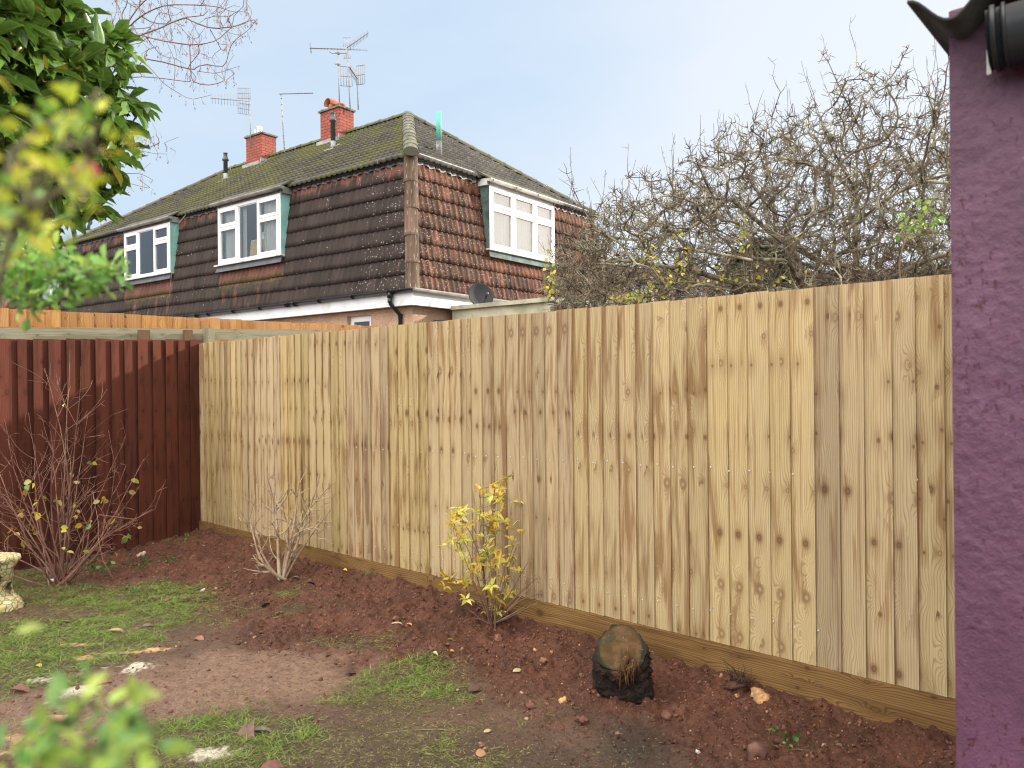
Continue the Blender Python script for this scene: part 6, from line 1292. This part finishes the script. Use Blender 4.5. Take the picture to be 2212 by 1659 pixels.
def stone(name, label, cat, px, py, size, col, seed, group=None, dirt=None, sub=3, flat=.7):
    c = gpt(px, py); V, F = lump(seed, sub); V = unit(V); rs = np.random.RandomState(seed); off = rs.rand(3)*9
    nn = fbm(V[:, 0]*1.6+off[0], V[:, 1]*1.6+V[:, 2]*1.3+off[1], seed, 5)-.5+.35*(fbm(V[:, 0]*6+off[1], V[:, 1]*6+V[:, 2]*5, seed+1, 3)-.5); V = V*(1+nn*1.5)[:, None]; V = np.round(V*3.2)/3.2*.35+V*.65; V *= np.array([1, .8, flat])*size; V = V@rotm(1, rs)[0].T*np.array([1, 1, .85]); g = MB(); g.add(V+c+A3(0, 0, .02+size*.35), F3=F)
    m = plain(name+'_surface_%d' % seed, tuple(c*.85 for c in col), .9, .4, 30., .9, dirt=dirt or (.12, .05, .033)); tag(g.build(name, m, None, sub < 3), label, cat, group)
stone('rock', 'orange-yellow broken rock half buried in the soil right of the stump', 'rock', 1642, 1512, .062, (.50, .29, .12), 201, None, (.13, .055, .035), 3)
for px, py, s, c, sd, lab in ((1174, 1432, .022, (.30, .14, .09), 1, 'pinkish stone in the soil left of the stump'), (1192, 1420, .012, (.36, .19, .12), 2, 'small pale orange stone just above the pinkish one left of the stump'), (1145, 1517, .024, (.22, .09, .06), 3, 'reddish flat stone below and left of the stump'), (1216, 1514, .020, (.52, .32, .14), 4, 'orange-yellow sandy stone close to the lower left of the stump'), (1138, 1539, .011, (.40, .27, .18), 5, 'little tan stone below the reddish flat stone'), (1592, 1502, .014, (.50, .29, .13), 6, 'small orange chip beside the root clump'), (1634, 1634, .05, (.15, .07, .05), 7, 'large red-brown clod of soil at the bottom, right of the stump'), (1783, 1600, .014, (.55, .36, .2), 8, 'pale orange pebble in the dark soil near the bottom right'), (1813, 1617, .016, (.30, .18, .14), 9, 'dull brown pebble near the bottom right, beside the orange one'), (1334, 1578, .010, (.42, .24, .18), 10, 'pink pebble in the dark patch below the stump'), (1076, 1384, .035, (.24, .10, .075), 11, 'red lump of stone with a whitish chip at the foot of the variegated shrub'), (1068, 1383, .012, (.66, .62, .58), 12, 'whitish chip of stone at the foot of the variegated shrub'), (305, 1206, .05, (.50, .36, .30), 13, 'pinkish-white broken stone against the base of the red fence'), (858, 1258+88, .03, (.17, .07, .045), 14, 'clod of red soil beside the pale leaf at the edge of the dug bed'), (1508, 1618, .013, (.68, .66, .62), 15, 'white crumbs of mortar near the bottom, right of the stump'), (362, 1290, .028, (.20, .11, .08), 16, 'brown clod sitting on the upper lawn'), (1260, 1552, .03, (.16, .07, .045), 17, 'loose soil clod just left of the dark patch under the stump'), (1440, 1540, .028, (.17, .075, .05), 18, 'loose soil clod just right of the dark patch under the stump'), (1040, 1597, .014, (.42, .24, .15), 19, 'small orange stone at the bottom centre'), (1049, 1603, .010, (.40, .2, .13), 20, 'tiny reddish stone at the bottom centre')):
    stone('soil_clod' if 'clod' in lab else 'stone', lab, 'clod' if 'clod' in lab else 'stone', px, py, s, c, 300+sd, 'stones lying on the soil' if 'clod' not in lab else 'loose clods of soil')
def root_clump():
    rs = np.random.RandomState(95); b = gpt(1592, 1492); r = root('root_clump', 'clump of dark torn roots sticking out of the soil beside the orange rock', 'roots', b); g = MB()
    for i in range(46):
        d = unit(A3(rs.normal()*.8+.35, rs.normal()*.5, abs(rs.normal())*.6+.15)); P = [b+rs.normal(size=3)*.018]; 
        for _ in range(7): d = unit(d+rs.normal(size=3)*.38); P.append(P[-1]+d*rs.uniform(.008, .022))
        v = .9 if i % 9 == 0 else rs.uniform(0, .4); g.tube(P, np.linspace(rs.uniform(.0015, .0035), .0006, 8), 4, col=(v, v, v, 1), cap=False)
    g.build('root_strands', barkmat('dark_roots', (.035, .022, .018), (.02, .013, .011), (.30, .22, .16), .12), r)
    V, F = lump(5, 2); g = MB(); g.add(V*[.05, .035, .03]+b, F3=F, col=(.10, .05, .035, 1)); g.build('soil_ball', bpy.data.materials['clod'], r, True)
root_clump()

def dead_leaf(px, py, size, col, label, seed, wide=.34, curl=.35, kind='oval', ang=None):
    rs = np.random.RandomState(seed); c = gpt(px, py); c[2] = gz(c[0], c[1])+.010; a = rs.rand()*6.28 if ang is None else ang; tpl = leaf_template('oval', 9)
    V, F, UV = tpl; V = V.copy(); V[:, 2] = V[:, 2]*(1+curl*3)+curl*.35*(V[:, 1]-.5)**2*2
    if kind == 'lobed':
        ys = V[:, 1]; V[:, 0] *= (1+.45*np.cos(ys*19))
    D = A3(math.cos(a), math.sin(a), .05); g = MB(); scatter(g, (V, F, UV), np.array([c-D*size*.5]), np.array([D]), np.array([unit(A3(rs.normal()*.25, rs.normal()*.25-.25, 1))]), [size], [size*wide], np.array([col]))
    tag(g.build('dead_leaf', M_dead, None, True), label, 'leaf', 'dead leaves lying on the ground')
M_dead = leafmat('dead_leaf', .12, .6, .35)
RB = (.20, .085, .065); TN = (.42, .29, .17); YW = (.58, .38, .06); PL = (.55, .46, .28); DK = (.09, .045, .035); BR = (.17, .10, .075)
for k, a in enumerate([
    (46, 1478, .115, RB, 'curled red-brown leaf at the left of the mud, left of the white sand', .22, .7, 'oval', -.1), (96, 1584, .11, DK, 'dark wine-brown leaf on the sawdust near the bottom left', .3, .3, 'oval', .2), (222, 1463, .15, (.26, .15, .10), 'long narrow brown leaf lying across the white sand patch', .12, .4, 'oval', .35),
    (525, 1580, .115, BR, 'large brown lobed leaf beside the lower white sand patch', .55, .25, 'lobed', 2.9), (566, 1570, .10, (.16, .13, .12), 'grey-brown leaf touching the large lobed one', .25, .3, 'oval', .1), (84, 1424, .045, YW, 'yellow leaf in the grass above the white sand', .3, .4, 'oval', -.5), (252, 1353, .11, TN, 'tan curled leaf on the grass in the left middle', .2, .6, 'oval', .1),
    (143, 1328, .06, BR, 'small brown leaf in the upper left grass', .35, .3, 'oval', .4), (430, 1372, .075, (.32, .13, .09), 'reddish leaf on the mud left of the centre', .35, .4, 'oval', -.5), (592, 1650, .13, (.24, .11, .09), 'large red-brown leaf cut by the bottom edge of the picture', .3, .5, 'oval', .8), (858, 1358, .075, PL, 'pale straw leaf at the edge of the dug soil', .16, .3, 'oval', .1), (884, 1358, .045, (.55, .28, .07), 'orange scrap of leaf next to the pale straw one', .3, .4, 'oval', -.4),
    (978, 1338, .05, PL, 'pale curled leaf left of the variegated shrub', .18, .6, 'oval', 1.0), (973, 1380, .045, (.50, .42, .14), 'yellowish narrow leaf below left of the variegated shrub', .2, .4, 'oval', .3), (940, 1414, .04, PL, 'small pale leaf at the right tip of the middle grass patch', .25, .5, 'oval', -.8), (977, 1405, .026, (.62, .26, .05), 'tiny orange leaf scrap between the grass patch and the variegated shrub', .4, .3, 'oval', .2),
    (991, 1478, .04, TN, 'small tan leaf on the bare soil right of the middle grass patch', .3, .5, 'oval', 1.2), (1119, 1453, .06, PL, 'pale wavy leaf on the red soil left of the stump', .22, .7, 'oval', .3), (1028, 1478, .085, (.13, .07, .06), 'dark purple-brown leaf on the soil right of the middle grass patch', .38, .4, 'oval', .5), (1054, 1570, .045, (.50, .40, .20), 'narrow straw-coloured leaf on the dark soil at the bottom centre', .2, .3, 'oval', .5),
    (1039, 1615, .045, (.40, .22, .12), 'orange-brown leaf at the bottom centre', .4, .3, 'oval', .1), (758, 1446, .07, DK, 'dark curled leaf in the middle grass patch', .3, .6, 'oval', .4), (746, 1255, .035, YW, 'yellow leaf by the gravel board left of the variegated shrub', .35, .4, 'oval', -.6), (1216, 1362, .045, PL, 'upright pale leaf leaning by the gravel board left of the stump', .2, .5, 'oval', 1.2), (640, 1255, .07, (.22, .15, .12), 'grey-brown leaf at the foot of the bare shrub', .4, .4, 'oval', .2),
    (575, 1300, .08, (.05, .03, .025), 'black crumpled leaf left of the bare shrub base', .45, .8, 'oval', .9), (675, 1268, .06, (.05, .03, .03), 'dark crumpled leaf right of the bare shrub base', .4, .8, 'oval', 0.), (25, 1345, .055, BR, 'brown leaf in the grass near the left edge', .35, .4, 'oval', .2), (690, 1290+60, .05, BR, 'brown leaf half sunk in the mud left of the dug bed', .3, .3, 'oval', 2.), (320, 1345, .07, (.20, .14, .11), 'dull brown leaf in the worn grass above the mud', .25, .4, 'oval', .5)]):
    px, py, s, c, lab, wd, cu, kd, an = a; dead_leaf(px, py, s, c, lab, 400+k, wd, cu, kd, an)
def litter():
    c = gpt(445, 1270); g = MB(); V, F, UV = leaf_template('oval', 6); V = V.copy(); V[:, 2] *= 2.5; scatter(g, (V, F, UV), np.array([c+A3(-.05, 0, .012)]), np.array([A3(1, .3, .1)]), np.array([A3(.1, -.4, 1)]), [.09], [.022], np.array([(.55, .52, .50)]))
    o = g.build('litter_scrap', plain('crumpled_paper', (.50, .46, .46), .6, .3, 30., .3, dirt=(.10, .28, .42))); tag(o, 'crumpled white and blue scrap of litter on the soil near the fence corner', 'litter')
    rs = np.random.RandomState(4); g = MB(); p = gpt(870, 1555); a = gpt(820, 1560); b_ = gpt(1010, 1558)
    a[2] += .012; b_[2] += .012; g.tube(curve(a, b_, A3(0, 0, .01), 7), np.linspace(.003, .0015, 7), 5); tag(g.build('twig', M_apple), 'thin dark twig lying on the mud at the bottom centre', 'twig')
    c = gpt(120, 1245); V, F = lump(8, 2); g = MB(); g.add(V*[.03, .02, .015]+c+A3(0, 0, .03), F3=F); tag(g.build('litter_scrap', plain('white_litter', (.7, .7, .72), .6, .1), None, True), 'small white scrap at the foot of the red-stemmed shrub', 'litter')
litter()
